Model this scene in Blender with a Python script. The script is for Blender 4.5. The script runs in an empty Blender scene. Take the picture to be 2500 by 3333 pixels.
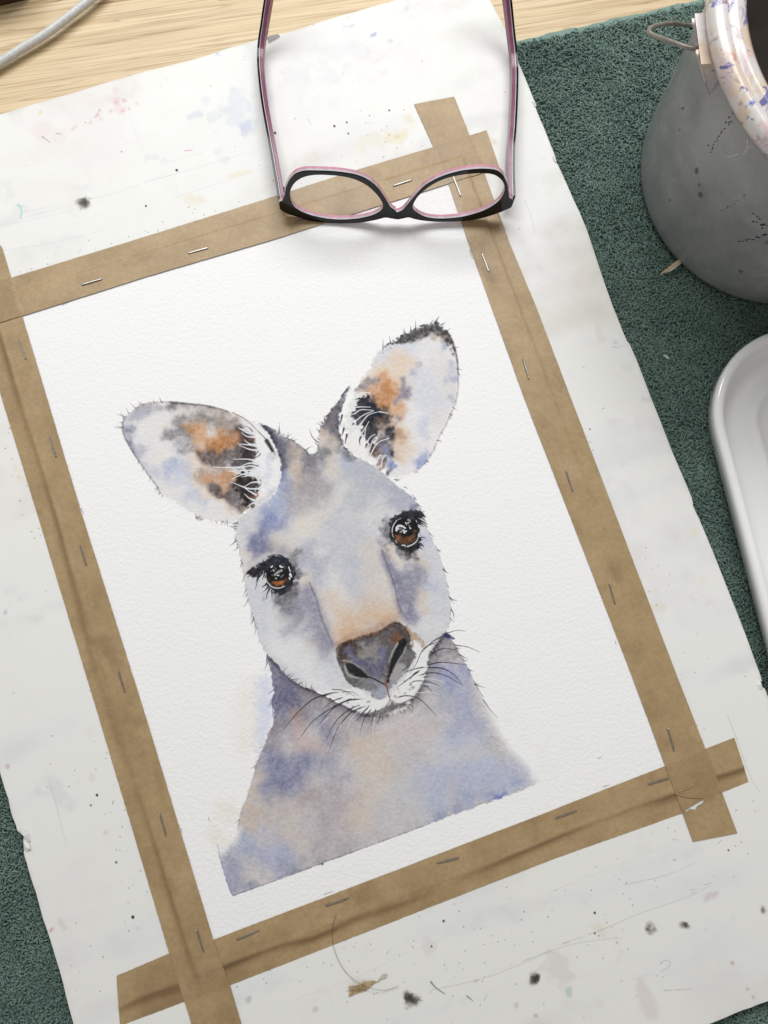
import bpy, bmesh, math, random
import numpy as np
from mathutils import Vector, Matrix

rnd = random.Random(5)
C = bpy.context.scene.collection
scene = bpy.context.scene

# ================= camera, world, lamps, exposure =================
# ---- camera solve: photograph pixel -> point on a plane of the real scene (metres) ----
F_PX, CX, CY, CAM_Z = 2300.0, 1250.0, 1666.5, 0.4011308
RW = np.array([[0.999155963, 0.0, 0.041077499],
               [0.004620354, -0.993654107, -0.112384024],
               [0.040816825, 0.112478960, -0.992815426]])     # rows: camera right, down, forward
BP = np.array([[0.944408706, 0.328773775], [0.328773775, -0.944408706]])   # paper axes in the world
NP = np.array([0.12967447, 0.21266084])                                   # nadir in paper metres


def on_plane(pts, z=0.0):
    p = np.atleast_2d(np.asarray(pts, float))
    d = np.c_[(p[:, 0] - CX) / F_PX, (p[:, 1] - CY) / F_PX, np.ones(len(p))] @ RW
    zz = np.broadcast_to(np.asarray(z, float), (len(p),))
    s = (zz - CAM_Z) / d[:, 2]
    w = d * s[:, None]
    w[:, 2] += CAM_Z
    return w


def paper_mm(pts):
    return (on_plane(pts)[:, :2] @ BP + NP) * 1000.0
cd = bpy.data.cameras.new('camera')
cd.sensor_fit = 'VERTICAL'
cd.sensor_height = 36.0
cd.lens = F_PX / 3333.0 * 36.0
cd.clip_start, cd.clip_end = 0.01, 20.0
cam = bpy.data.objects.new('camera', cd)
C.objects.link(cam)
right, up, back = Vector(RW[0]), -Vector(RW[1]), -Vector(RW[2])
cam.matrix_world = Matrix(((right.x, up.x, back.x, 0), (right.y, up.y, back.y, 0), (right.z, up.z, back.z, CAM_Z), (0, 0, 0, 1)))
scene.camera = cam

world = bpy.data.worlds.new('World')
scene.world = world
world.use_nodes = True
wb = world.node_tree.nodes['Background']
wb.inputs['Color'].default_value = (1.0, 0.975, 0.92, 1)
wb.inputs['Strength'].default_value = 0.40


def area(name, loc, aim, size, size_y, power, col):
    l = bpy.data.lights.new(name, 'AREA')
    l.shape = 'RECTANGLE'
    l.size, l.size_y, l.energy, l.color = size, size_y, power, col
    o = bpy.data.objects.new(name, l)
    C.objects.link(o)
    o.location = loc
    o.rotation_euler = (Vector(aim) - Vector(loc)).to_track_quat('-Z', 'Y').to_euler()
    return o


area('window_light', (-0.02, 0.82, 0.92), (0.0, 0.12, 0.0), 1.15, 0.38, 13.2, (0.985, 0.99, 1.0))
scene.view_settings.view_transform = 'Standard'
scene.view_settings.look = 'None'
scene.view_settings.exposure = 0.0
scene.view_settings.gamma = 1.0

# ================= helpers =================
# ---- a small watercolour engine: brush marks laid on a sheet, all in paper millimetres ----
def gnoise(shape, rs, seed):
    r = np.random.default_rng(seed)
    k = max(1, int(rs))
    h, w = shape[0] // k + 4, shape[1] // k + 4
    a = r.standard_normal((h, w)).astype(np.float32)
    for _ in range(2):
        a = (np.roll(a, 1, 0) + 2 * a + np.roll(a, -1, 0)) / 4
        a = (np.roll(a, 1, 1) + 2 * a + np.roll(a, -1, 1)) / 4
    yy = np.arange(shape[0]) / rs
    xx = np.arange(shape[1]) / rs
    y0 = yy.astype(int); x0 = xx.astype(int)
    fy = (yy - y0).astype(np.float32)[:, None]; fx = (xx - x0).astype(np.float32)[None]
    fy = fy * fy * (3 - 2 * fy); fx = fx * fx * (3 - 2 * fx)
    y0 %= h - 1; x0 %= w - 1
    g = lambda dy, dx: a[np.ix_(y0 + dy, x0 + dx)]
    o = (g(0, 0) * (1 - fx) + g(0, 1) * fx) * (1 - fy) + (g(1, 0) * (1 - fx) + g(1, 1) * fx) * fy
    return o / o.std()


def blur(a, s):
    if s < 0.4:
        return a
    r = max(1, int(round(s)))
    for _ in range(3):
        for ax in (0, 1):
            pad = [(0, 0), (0, 0)]; pad[ax] = (r + 1, r)
            c = np.cumsum(np.pad(a, pad, mode='edge'), axis=ax, dtype=np.float64)
            n = a.shape[ax]
            a = ((c[2 * r + 1:2 * r + 1 + n] - c[:n]) if ax == 0 else (c[:, 2 * r + 1:2 * r + 1 + n] - c[:, :n])) / (2 * r + 1)
    return a.astype(np.float32)


def spline(p, n=12, closed=False):
    p = np.asarray(p, float)
    if len(p) < 3 and not closed:
        t = np.linspace(0, 1, n * (len(p) - 1) + 1)[:, None]
        return p[0] * (1 - t) + p[-1] * t
    q = np.vstack([p[-1], p, p[:2]]) if closed else np.vstack([2 * p[0] - p[1], p, 2 * p[-1] - p[-2]])
    out = []
    t = np.linspace(0, 1, n, endpoint=False)[:, None]
    for i in range(len(q) - 3):
        a, b, c, d = q[i:i + 4]
        out.append(.5 * (2 * b + (c - a) * t + (2 * a - 5 * b + 4 * c - d) * t * t + (3 * b - a - 3 * c + d) * t ** 3))
    if not closed:
        out.append(p[-1:])
    return np.vstack(out)


class Sheet:
    def __init__(s, x0, y0, w, h, d, to_mm, seed=1, base=(255, 255, 255)):
        s.x0, s.y0, s.d, s.to = x0, y0, d, to_mm
        s.H, s.W = int(h * d), int(w * d)
        s.c = np.ones((s.H, s.W, 3), np.float32) * (np.array(base, np.float32) / 255)
        s.g = gnoise((s.H, s.W), .40 * d, seed) * .75 + gnoise((s.H, s.W), .7 * d, seed + 1) * .45 + gnoise((s.H, s.W), .2 * d, seed + 5) * .35
        s.f = gnoise((s.H, s.W), 4 * d, seed + 2) * .55 + gnoise((s.H, s.W), 1.7 * d, seed + 3) * .45
        s.e = gnoise((s.H, s.W), .5 * d, seed + 4)
        s.h = gnoise((s.H, s.W), .85 * d, seed + 7) * .7 + gnoise((s.H, s.W), .35 * d, seed + 8) * .45
        s.wx = gnoise((s.H, s.W), 2.6 * d, seed + 20) * .75 + gnoise((s.H, s.W), 1.1 * d, seed + 21) * .5
        s.wy = gnoise((s.H, s.W), 2.6 * d, seed + 22) * .75 + gnoise((s.H, s.W), 1.1 * d, seed + 23) * .5
        s.wk = .42
        s.rng = np.random.default_rng(seed + 9)

    def px(s, pts):
        return (s.to(pts) - (s.x0, s.y0)) * s.d

    def box(s, q, m):
        a = np.floor(q.min(0) - m).astype(int); b = np.ceil(q.max(0) + m).astype(int) + 1
        return max(a[0], 0), max(a[1], 0), min(b[0], s.W), min(b[1], s.H)

    def fill(s, q, pad):
        x0, y0, x1, y1 = s.box(q, pad)
        if x1 <= x0 or y1 <= y0:
            return None
        SS = 2
        ys = y0 + (np.arange((y1 - y0) * SS) + .5) / SS
        xs = x0 + (np.arange((x1 - x0) * SS) + .5) / SS
        m = np.zeros((len(ys), len(xs)), np.float32)
        A, Bq = q, np.roll(q, -1, 0)
        for i, y in enumerate(ys):
            k = (A[:, 1] <= y) != (Bq[:, 1] <= y)
            if not k.any():
                continue
            a, b = A[k], Bq[k]
            cr = np.sort(a[:, 0] + (y - a[:, 1]) * (b[:, 0] - a[:, 0]) / (b[:, 1] - a[:, 1]))
            m[i] = np.searchsorted(cr, xs) % 2
        m = m.reshape(y1 - y0, SS, x1 - x0, SS).mean((1, 3))
        return x0, y0, x1, y1, m

    def mask(s, pts, soft=0, rough=0., smooth=True):
        q = s.px(pts)
        if smooth:
            q = spline(q, 6, True)
        r = s.fill(q, soft * 3 + 6)
        if r is None:
            return None
        x0, y0, x1, y1, m = r
        m = blur(m, soft)
        if rough:
            n = s.e[y0:y1, x0:x1]
            m = np.clip((m - .5 + rough * n * (4 * m * (1 - m))) * 1.0 + .5, 0, 1)
        return x0, y0, x1, y1, m

    def full(s, pts, soft=0, rough=0.):
        o = np.zeros((s.H, s.W), np.float32)
        r = s.mask(pts, soft, rough)
        if r:
            o[r[1]:r[3], r[0]:r[2]] = r[4]
        return o

    def lay(s, r, col, al=1., gran=.25, flow=0., clip=None, mul=False):
        if r is None:
            return
        x0, y0, x1, y1, m = r
        sl = np.s_[y0:y1, x0:x1]
        a = m * al
        if clip is not None:
            a = a * clip[sl]
        a = a * np.clip(1 + .20 * gran * s.g[sl] + .5 * flow * s.f[sl], 0, 1.7)
        a = np.clip(a, 0, 1)[..., None]
        col = np.array(col, np.float32) / 255
        c = s.c[sl]
        s.c[sl] = c * (1 - a + a * col) if mul else c * (1 - a) + col * a

    def wash(s, pts, col, al=1., soft=0, rough=0., gran=.25, flow=0., clip=None, edge=0., mul=False):
        r = s.mask(pts, soft, rough)
        s.lay(r, col, al, gran, flow, clip, mul)
        if edge and r:
            x0, y0, x1, y1, m = r
            e = np.clip(m - blur(m, 2.2), 0, 1) * 2
            s.lay((x0, y0, x1, y1, e), np.array(col) * .45, edge, .2, 0, clip)

    def blob(s, pts, rad, col, al=.8, gran=.25, flow=.35, clip=None, mul=False):
        """wet-in-wet patches: soft ragged spots of pigment; rad in photograph pixels"""
        q = s.px(pts)
        q1 = s.px(np.asarray(pts, float) + (1, 0))
        sc = np.linalg.norm(q1 - q, axis=1).mean()
        R = np.broadcast_to(np.asarray(rad, float), (len(q),)) * sc
        x0, y0, x1, y1 = s.box(q, R.max() * 1.5)
        if x1 <= x0 or y1 <= y0:
            return
        X = np.arange(x0, x1)[None] + .5; Y = np.arange(y0, y1)[:, None] + .5
        o = np.zeros((y1 - y0, x1 - x0), np.float32)
        wp = np.s_[y0:y1, x0:x1]
        wob = np.clip(s.wk * R.mean(), .5, 9)
        X = X + wob * s.wx[wp]; Y = Y + wob * s.wy[wp]
        for (cx, cy), r in zip(q, R):
            d2 = ((X - cx) ** 2 + (Y - cy) ** 2) / (r * r)
            o = np.maximum(o, np.exp(-d2 * 1.6))
        sl = np.s_[y0:y1, x0:x1]
        v = o * (1 + (.27 if R.max() < 30 else .19) * s.f[sl] * np.clip(flow / .35, 0, 3)) + (.17 if R.max() < 26 else .10) * s.h[sl] * o
        v = np.clip((v - .06) / .86, 0, 1); v = v * v * (3 - 2 * v)
        col = np.array(col, float)
        k = .30 if col[2] > col[0] else .17
        col = col * (1 - k) + (col.mean() + 3) * k
        s.lay((x0, y0, x1, y1, v), col, al * (.9 if R.max() < 34 else .78), gran, 0, clip, mul)

    def soften(s, clip, sig, k):
        """let the wet colours run into one another inside a silhouette"""
        m = np.clip(blur(clip, sig) * 4 - 3, 0, 1)[..., None] * k
        for c in range(3):
            s.c[..., c] = s.c[..., c] * (1 - m[..., 0]) + blur(s.c[..., c], sig) * m[..., 0]

    def line(s, pts, w0, w1, col, al=1., gran=.0, clip=None, soft=0, taper=0., n=10, mul=False):
        """one brush stroke; widths in photograph pixels; taper > 0 also thins the start"""
        p = np.asarray(pts, float)
        q = spline(s.px(p), n)
        sc = np.linalg.norm(s.px(p[:1] + (1, 0)) - s.px(p[:1]))
        L = np.r_[0, np.cumsum(np.linalg.norm(np.diff(q, axis=0), axis=1))]
        k = max(2, int(L[-1] / .7))
        t = np.linspace(0, L[-1], k)
        qx, qy = np.interp(t, L, q[:, 0]), np.interp(t, L, q[:, 1])
        u = np.linspace(0, 1, k)
        W = (w0 + (w1 - w0) * u) * sc / 2
        if taper:
            W = W * np.clip(u / taper, .15, 1)
        pad = W.max() + 2 + soft * 3
        x0, y0, x1, y1 = s.box(np.c_[qx, qy], pad)
        if x1 <= x0 or y1 <= y0:
            return
        m = np.zeros((y1 - y0, x1 - x0), np.float32)
        for cx, cy, r in zip(qx - x0, qy - y0, W):
            a, b = int(max(cx - r - 1.5, 0)), int(min(cx + r + 2.5, x1 - x0))
            c, d = int(max(cy - r - 1.5, 0)), int(min(cy + r + 2.5, y1 - y0))
            if b <= a or d <= c:
                continue
            dd = np.hypot(np.arange(a, b)[None] + .5 - cx, np.arange(c, d)[:, None] + .5 - cy)
            np.maximum(m[c:d, a:b], np.clip(r + .5 - dd, 0, 1) * min(1, 2 * r + .15), out=m[c:d, a:b])
        m = blur(m, soft)
        s.lay((x0, y0, x1, y1, m), col, al, gran, 0, clip, mul)

    def hairs(s, path, n, ln, col, ang=0., w=3.2, al=.85, jit=.35, curve=.25, t0=0., t1=1., side=1):
        """a fringe of short tapering hairs along a contour; ang turns them from the contour's normal"""
        q = spline(path, 10)
        L = np.r_[0, np.cumsum(np.linalg.norm(np.diff(q, axis=0), axis=1))]
        for t in np.sort(s.rng.uniform(t0, t1, n)) * L[-1]:
            p = np.array([np.interp(t, L, q[:, 0]), np.interp(t, L, q[:, 1])])
            p2 = np.array([np.interp(min(t + 2, L[-1]), L, q[:, 0]), np.interp(min(t + 2, L[-1]), L, q[:, 1])])
            p1 = np.array([np.interp(max(t - 2, 0), L, q[:, 0]), np.interp(max(t - 2, 0), L, q[:, 1])])
            tg = (p2 - p1) / (np.linalg.norm(p2 - p1) + 1e-6)
            nm = np.array([tg[1], -tg[0]]) * side
            a = ang + s.rng.normal(0, jit)
            dr = nm * np.cos(a) + tg * np.sin(a)
            l = ln * s.rng.uniform(.5, 1.25)
            bend = np.array([-dr[1], dr[0]]) * l * s.rng.normal(0, curve)
            s.line([p - dr * l * .15, p + dr * l * .5 + bend * .5, p + dr * l + bend], w, .6, col, al)
# ---- the painting: marks entered in close-up coordinates and carried to the sheet ----
def zm(ox, oy, k):
    return lambda *p: np.array(p, float) / k + (ox, oy)


EA, EB, FC, MD, NE = zm(360, 1000, 2.765), zm(900, 1000, 2.5523), zm(750, 1500, 2.212), zm(800, 1900, 2.07375), zm(650, 2200, 1.44261)
LY, RY, NO = zm(770, 1750, 7.213), zm(1220, 1630, 8.295), zm(1050, 1950, 3.6867)


def paint_kangaroo():
    s = Sheet(-9, -9, 280, 379, 5.0, paper_mm, 11)
    J = np.vstack
    INK, CHAR = (38, 37, 42), (62, 60, 64)
    # ---------- silhouettes
    ear_l = EA((1050, 940), (970, 912), (870, 888), (700, 872), (560, 852), (430, 858), (320, 868), (230, 912), (150, 965), (112, 1040), (110, 1110),
               (138, 1190), (180, 1265), (240, 1360), (300, 1445), (345, 1510), (400, 1590), (445, 1665), (520, 1720), (640, 1790), (760, 1865), (860, 1915),
               (950, 1930), (1100, 1930), (1200, 1850), (1310, 1800), (1420, 1740), (1500, 1640), (1532, 1550), (1535, 1450), (1525, 1370), (1500, 1290), (1460, 1205),
               (1400, 1115), (1330, 1055), (1250, 1010), (1150, 965))
    ear_r = EB((860, 360), (960, 290), (1060, 230), (1160, 175), (1260, 140), (1335, 125), (1380, 155), (1410, 205), (1450, 270), (1480, 350), (1500, 440),
               (1508, 560), (1506, 680), (1488, 790), (1455, 870), (1410, 970), (1360, 1060), (1320, 1150), (1285, 1220), (1240, 1290), (1170, 1350), (1100, 1390), (1000, 1420),
               (930, 1400), (880, 1320), (820, 1260), (760, 1270), (640, 1220), (580, 1140), (600, 900), (620, 800), (650, 700), (700, 610), (780, 520), (810, 440))
    head = J([EA((1330, 1048), (1450, 1092), (1590, 1160)), EB((60, 1070), (110, 1090), (180, 1140), (240, 1190), (268, 1222), (300, 1222), (330, 1212), (350, 1160), (352, 1050), (380, 968),
             (430, 880), (500, 790), (560, 715), (608, 652), (580, 745), (545, 830), (524, 930), (520, 1010), (540, 1085), (580, 1170), (660, 1240), (740, 1278), (830, 1340), (920, 1412), (1000, 1490), (1080, 1540), (1140, 1600)),
             FC((1310, 240), (1345, 310), (1375, 370), (1405, 430), (1425, 500), (1462, 580), (1492, 640), (1520, 740), (1548, 830), (1572, 950), (1588, 1020), (1592, 1100), (1582, 1170), (1552, 1230)),
             NO((1440, 420), (1385, 500), (1320, 600), (1272, 680), (1250, 780), (1228, 880), (1200, 970), (1180, 1045), (1135, 1125), (1070, 1190), (1000, 1232), (930, 1255), (865, 1245), (825, 1210),
                (800, 1245), (740, 1300), (640, 1352), (560, 1375), (480, 1358), (380, 1322), (270, 1265), (170, 1200), (80, 1150), (0, 1128)),
             MD((480, 722), (405, 700), (330, 660), (280, 622), (240, 575), (190, 515), (140, 470), (105, 410), (85, 370), (75, 300), (52, 230), (35, 180)),
             FC((115, 960), (102, 870), (90, 790), (72, 700), (58, 620), (36, 560), (42, 480), (55, 430)), EA((1115, 2030), (1120, 1945), (1250, 1830), (1420, 1740), (1500, 1640), (1532, 1550), (1535, 1440), (1520, 1350), (1490, 1260), (1440, 1170), (1390, 1100))])
    neck = J([MD((140, 478), (165, 560), (182, 650), (192, 720), (180, 800), (190, 870), (186, 940), (152, 1020), (128, 1100), (112, 1160)),
              NE((300, 345), (275, 395), (252, 460), (232, 545), (198, 625), (180, 700), (155, 770), (120, 800), (84, 795), (96, 860), (118, 930), (136, 985), (157, 1030), (240, 1002), (380, 950), (570, 880), (820, 788), (1080, 692), (1200, 648), (1420, 570), (1530, 527), (1592, 492),
                 (1580, 440), (1510, 370), (1430, 280), (1392, 195), (1330, 110)), MD((1600, 790), (1500, 570), (1440, 465), (1390, 380), (1348, 330), (1300, 350), (1240, 440), (1190, 620), (1100, 780), (960, 820), (780, 860), (500, 740), (330, 640), (230, 540))])
    Mn, Mh = s.full(neck, .8, .5), s.full(head, .8, .5)
    wet = s.full(NE((1330, 90), (1420, 60), (1720, 420), (1640, 520), (1560, 500), (1470, 400), (1380, 260)), 14)
    wet = np.maximum(wet, s.full(NE((30, 700), (150, 690), (200, 720), (185, 790), (130, 830), (80, 860), (40, 840)), 9))
    Mn = Mn * (1 - wet * np.clip(2.1 - 2.0 * s.full(neck, 26), 0, 1))
    Ml, Mr = s.full(ear_l, 1.2, .5), s.full(ear_r, 1.5, .5)
    # ---------- soft colour outside the left of the neck
    s.wash(NE((330, -20), (345, 100), (348, 200), (320, 290), (280, 370), (262, 330), (265, 230), (258, 120), (270, 20)), (204, 215, 243), .55, 10, .2, .4, .5)
    s.wash(NE((260, 0), (262, 150), (268, 280), (262, 360), (190, 380), (160, 300), (175, 180), (190, 60)), (246, 241, 230), .5, 18, .1, .3, .4)
    s.blob(NE((130, 640), (90, 720), (110, 770)), 60, (244, 238, 222), .7, .2)
    # ---------- neck and chest
    B = lambda f, pts, r, c, a=.8, g=.3, cl=Mn: s.blob(f(*pts), r, c, a, g, .35, cl)
    s.lay((0, 0, s.W, s.H, Mn), (199, 194, 197), .95, .3, .12)
    s.wash(neck, (199, 194, 197), .01, 1.0, .5, edge=.22, clip=Mn)
    B(NE, [(400, 70), (420, 140), (380, 160)], 75, (96, 98, 148), .85, .5)
    B(NE, [(380, 20), (520, 110), (620, 170), (460, 190)], 60, (132, 126, 136), .8, .4)
    B(NE, [(350, 240), (330, 300)], 55, (136, 130, 140), .75, .4)
    B(NE, [(470, 230), (480, 290), (510, 330), (550, 320)], 45, (208, 176, 172), .8)
    B(NE, [(440, 180)], 30, (196, 160, 140), .6)
    B(NE, [(600, 230), (620, 270), (560, 200)], 40, (118, 122, 166), .6, .45)
    B(NE, [(660, 200), (760, 230), (700, 290)], 60, (168, 158, 166), .7, .35)
    B(NE, [(340, 400), (380, 430), (430, 440), (400, 480), (470, 420), (330, 470)], 72, (104, 112, 168), .9, .45)
    B(NE, [(560, 420), (600, 400), (640, 460)], 55, (136, 138, 176), .75, .4)
    B(NE, [(310, 540), (370, 560)], 55, (140, 142, 178), .75, .4)
    B(NE, [(260, 480), (235, 560), (250, 620), (220, 690)], 40, (214, 190, 172), .8)
    B(NE, [(300, 650), (360, 620), (440, 600), (520, 580)], 55, (204, 188, 178), .75)
    B(NE, [(640, 560), (600, 620), (700, 590), (560, 640), (520, 560)], 62, (170, 156, 164), .75, .4)
    B(NE, [(640, 730), (690, 690), (590, 780)], 60, (186, 172, 178), .7, .35)
    B(NE, [(800, 340), (790, 430), (850, 470), (820, 560), (760, 640), (860, 400)], 78, (221, 203, 187), .85)
    B(NE, [(760, 330)], 40, (222, 190, 165), .6)
    B(NE, [(950, 210), (1040, 250), (1100, 290), (900, 260)], 70, (214, 200, 196), .75)
    B(NE, [(930, 560), (1000, 600), (900, 660), (1000, 480)], 70, (205, 205, 210), .75)
    B(NE, [(1080, 470), (1100, 540), (1150, 440), (1090, 600)], 75, (176, 188, 228), .85, .35)
    B(NE, [(1200, 120), (1240, 170), (1210, 250), (1300, 240), (1180, 60)], 78, (156, 168, 216), .85, .38)
    B(NE, [(1100, 60), (1130, 120), (1060, 150)], 50, (180, 178, 190), .7)
    B(NE, [(1200, 370), (1260, 330), (1340, 400), (1160, 330)], 70, (206, 212, 230), .7)
    B(NE, [(1280, 480), (1380, 470), (1460, 470), (1330, 440), (1500, 450)], 72, (172, 186, 230), .85, .35)
    B(NE, [(1260, 590), (1340, 575), (1430, 550), (1500, 520)], 40, (150, 168, 222), .8, .3)
    B(NE, [(1420, 560), (1400, 572)], 22, (92, 116, 212), .8, .3)
    B(NE, [(1120, 670), (1200, 640)], 30, (140, 150, 200), .7, .3)
    B(NE, [(210, 790), (260, 800), (340, 850), (380, 860)], 62, (158, 172, 220), .85, .4)
    B(NE, [(150, 900), (170, 960), (110, 830)], 52, (140, 152, 196), .85, .4)
    B(NE, [(260, 990), (420, 920)], 34, (130, 140, 180), .8, .4)
    B(NE, [(270, 935), (320, 930)], 30, (226, 216, 206), .75, .3)
    B(NE, [(560, 850), (700, 810), (460, 880)], 40, (165, 158, 170), .7, .4)
    B(NE, [(430, 740), (470, 800), (430, 680)], 45, (214, 200, 190), .7)
    s.soften(Mn, 8, .6)
    # fading of the chest's right edge to bare paper
    s.blob(NE((1640, 420), (1600, 330), (1530, 270), (1480, 200)), 42, (250, 250, 250), .75, .1, .2)
    s.line(NE((157, 1030), (380, 950), (570, 879), (820, 788), (1080, 692)), 2.5, 2.5, (70, 76, 104), .5, .3)
    s.line(NE((84, 790), (104, 880), (136, 985), (157, 1028)), 2, 3, (90, 104, 160), .5, .3)
    s.blob(NE((575, 877)), 5, (50, 54, 80), .8)
    # the shadow pigment under the muzzle and jaw (painted dark)
    s.line(MD((150, 490), (230, 570), (300, 650), (400, 715), (520, 755), (640, 820), (760, 880), (850, 900), (940, 880), (1010, 830), (1100, 810), (1170, 740), (1210, 620), (1240, 500), (1310, 400), (1350, 345)),
           26, 26, (98, 94, 100), .62, .4, Mn, 7)
    s.line(MD((150, 485), (240, 582), (300, 642), (400, 705), (470, 725), (620, 800), (720, 855), (800, 885), (870, 888)), 12, 9, (48, 46, 54), .8, .3, Mn, 2.2)
    s.line(MD((1350, 335), (1280, 430), (1240, 500), (1222, 570), (1205, 640), (1170, 720), (1110, 790), (1000, 812)), 10, 8, (52, 50, 56), .75, .3, Mn, 2.2)
    B(MD, [(1340, 360), (1390, 440), (1300, 460), (1250, 520)], 48, (124, 120, 128), .85, .35)
    B(MD, [(210, 590), (260, 680), (220, 760), (300, 760)], 50, (98, 98, 140), .8, .5)
    B(MD, [(1330, 580), (1480, 600), (1360, 660), (1500, 560)], 40, (138, 148, 208), .75, .4)
    # ---------- left ear
    B = lambda f, pts, r, c, a=.8, g=.3, cl=Ml: s.blob(f(*pts), r, c, a, g, .35, cl)
    s.wash(ear_l, (232, 230, 231), .9, 2.5, .5, .12, .1)
    B(EA, [(170, 1000), (140, 1100), (190, 1180), (240, 1290), (230, 950)], 42, (158, 160, 186), .8, .4)
    B(EA, [(150, 1060), (160, 1120), (210, 1230)], 26, (112, 114, 146), .75, .45)
    B(EA, [(300, 900), (420, 890), (520, 900)], 30, (170, 168, 178), .8, .4)
    B(EA, [(560, 890), (660, 895), (760, 910), (860, 930), (950, 950), (1000, 950)], 24, (112, 108, 114), .85, .35)
    s.line(EA((540, 858), (700, 874), (860, 890), (960, 915), (1050, 942)), 7, 6, (70, 66, 68), .8, .3, None, 1.2)
    s.line(EA((230, 912), (320, 868), (430, 858), (540, 856)), 3, 4, (150, 134, 134), .6, .2, None, .8)
    s.line(EA((112, 1040), (112, 1110), (140, 1190), (190, 1280), (240, 1360), (300, 1445), (345, 1512), (405, 1592), (445, 1665)), 4, 3, (84, 80, 92), .7, .25, None, .7)
    B(EA, [(420, 1400), (480, 1370), (520, 1050), (330, 1080)], 40, (240, 234, 222), .6)
    B(EA, [(540, 1440), (600, 1470), (660, 1450), (500, 1480)], 40, (166, 180, 226), .85, .35)
    B(EA, [(620, 1560), (650, 1600), (620, 1520)], 34, (202, 208, 232), .8)
    B(EA, [(760, 1680), (790, 1730), (740, 1720), (850, 1740)], 34, (188, 198, 230), .85)
    B(EA, [(280, 1330), (330, 1430), (360, 1500)], 28, (190, 194, 214), .75)
    B(EA, [(700, 950), (800, 980), (900, 1000), (1000, 1010), (1080, 1000)], 40, (236, 218, 204), .75)
    B(EA, [(760, 1420), (840, 1430), (760, 1540), (800, 1620)], 44, (236, 210, 186), .7)
    B(EA, [(1000, 1740), (1100, 1790), (1200, 1830), (1280, 1840), (900, 1690)], 34, (244, 216, 190), .85)
    B(EA, [(600, 1020), (650, 1050), (700, 1000), (790, 1010), (850, 1030), (690, 1090)], 31, (112, 110, 116), .85, .55)
    B(EA, [(540, 1160), (590, 1180), (660, 1150), (720, 1170), (740, 1210), (640, 1200)], 30, (128, 126, 132), .85, .55)
    B(EA, [(780, 1260), (810, 1300), (760, 1290), (680, 1270), (640, 1295)], 24, (146, 146, 156), .8, .5)
    B(EA, [(1060, 1080), (1110, 1100), (960, 1060), (1000, 1070)], 34, (138, 120, 112), .8, .5)
    B(EA, [(780, 1110), (830, 1150), (900, 1190), (960, 1170), (1040, 1180), (1100, 1190), (930, 1260), (1010, 1250), (880, 1290), (1000, 1300), (960, 1320)], 40, (214, 140, 80), .95, .3)
    B(EA, [(1000, 1170), (1080, 1200), (1130, 1190), (960, 1230), (920, 1270)], 30, (184, 100, 44), .75, .45)
    B(EA, [(1160, 1110), (1200, 1160), (1250, 1200), (1180, 1220), (1230, 1270), (1160, 1280)], 30, (70, 60, 64), .92, .3)
    B(EA, [(1090, 1290), (1170, 1330), (1060, 1340), (960, 1350), (1030, 1370), (900, 1350), (1120, 1380)], 30, (86, 76, 78), .9, .4)
    B(EA, [(1250, 1330), (1200, 1380), (1240, 1400), (1160, 1390)], 26, (64, 58, 60), .9, .3)
    B(EA, [(860, 1490), (950, 1470), (820, 1510), (1000, 1490)], 36, (168, 140, 122), .8, .5)
    B(EA, [(910, 1540), (980, 1530), (1040, 1540), (1060, 1600), (960, 1590), (1010, 1620)], 40, (212, 144, 92), .92, .35)
    B(EA, [(910, 1630), (960, 1670), (1000, 1680), (1080, 1720), (1060, 1700)], 21, (74, 70, 78), .9, .5)
    B(EA, [(1120, 1650), (1160, 1700), (1130, 1760), (1200, 1780), (1080, 1650)], 34, (96, 86, 88), .9, .4)
    s.soften(Ml, 4, .5)
    s.wash(EA((1200, 1462), (1290, 1525), (1345, 1550), (1350, 1605), (1300, 1680), (1312, 1740), (1280, 1800), (1220, 1790), (1180, 1720), (1130, 1640), (1110, 1570), (1160, 1500)), (38, 33, 34), .95, 5, .6, .2, .15, Ml)
    s.wash(EA((1190, 1140), (1290, 1190), (1310, 1250), (1290, 1330), (1310, 1340), (1240, 1400), (1180, 1360), (1170, 1260), (1200, 1210)), (52, 44, 44), .85, 4, .6, .3, .2, Ml)
    B(EA, [(1295, 1190), (1300, 1710)], 12, (130, 60, 40), .7)
    # inner rim of bare paper with its fringe
    rim = EA((1230, 1060), (1310, 1120), (1300, 1200), (1320, 1290), (1310, 1390), (1335, 1480), (1365, 1560), (1345, 1650), (1310, 1740), (1320, 1800), (1400, 1750), (1490, 1640), (1525, 1530), (1528, 1420), (1500, 1310), (1450, 1220), (1390, 1130), (1300, 1060))
    s.wash(rim, (246, 246, 247), .96, 2.5, .6, .05)
    s.blob(EA((1430, 1500), (1400, 1560), (1450, 1400), (1440, 1660)), 26, (212, 220, 240), .7, .3, .3, Ml)
    s.blob(EA((1360, 1740), (1420, 1690), (1480, 1360)), 22, (206, 204, 206), .7, .3, .3, Ml)
    s.line(EA((1100, 950), (1180, 990), (1260, 1050), (1330, 1120), (1390, 1180)), 3, 4, (120, 110, 108), .7, .2)
    s.line(EA((1390, 1180), (1430, 1220), (1465, 1280), (1480, 1330)), 4, 3, (90, 84, 84), .7, .2)
    s.line(EA((1405, 1205), (1430, 1245), (1460, 1300)), 13, 7, (40, 38, 38), .9, .25, None, .8)
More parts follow.
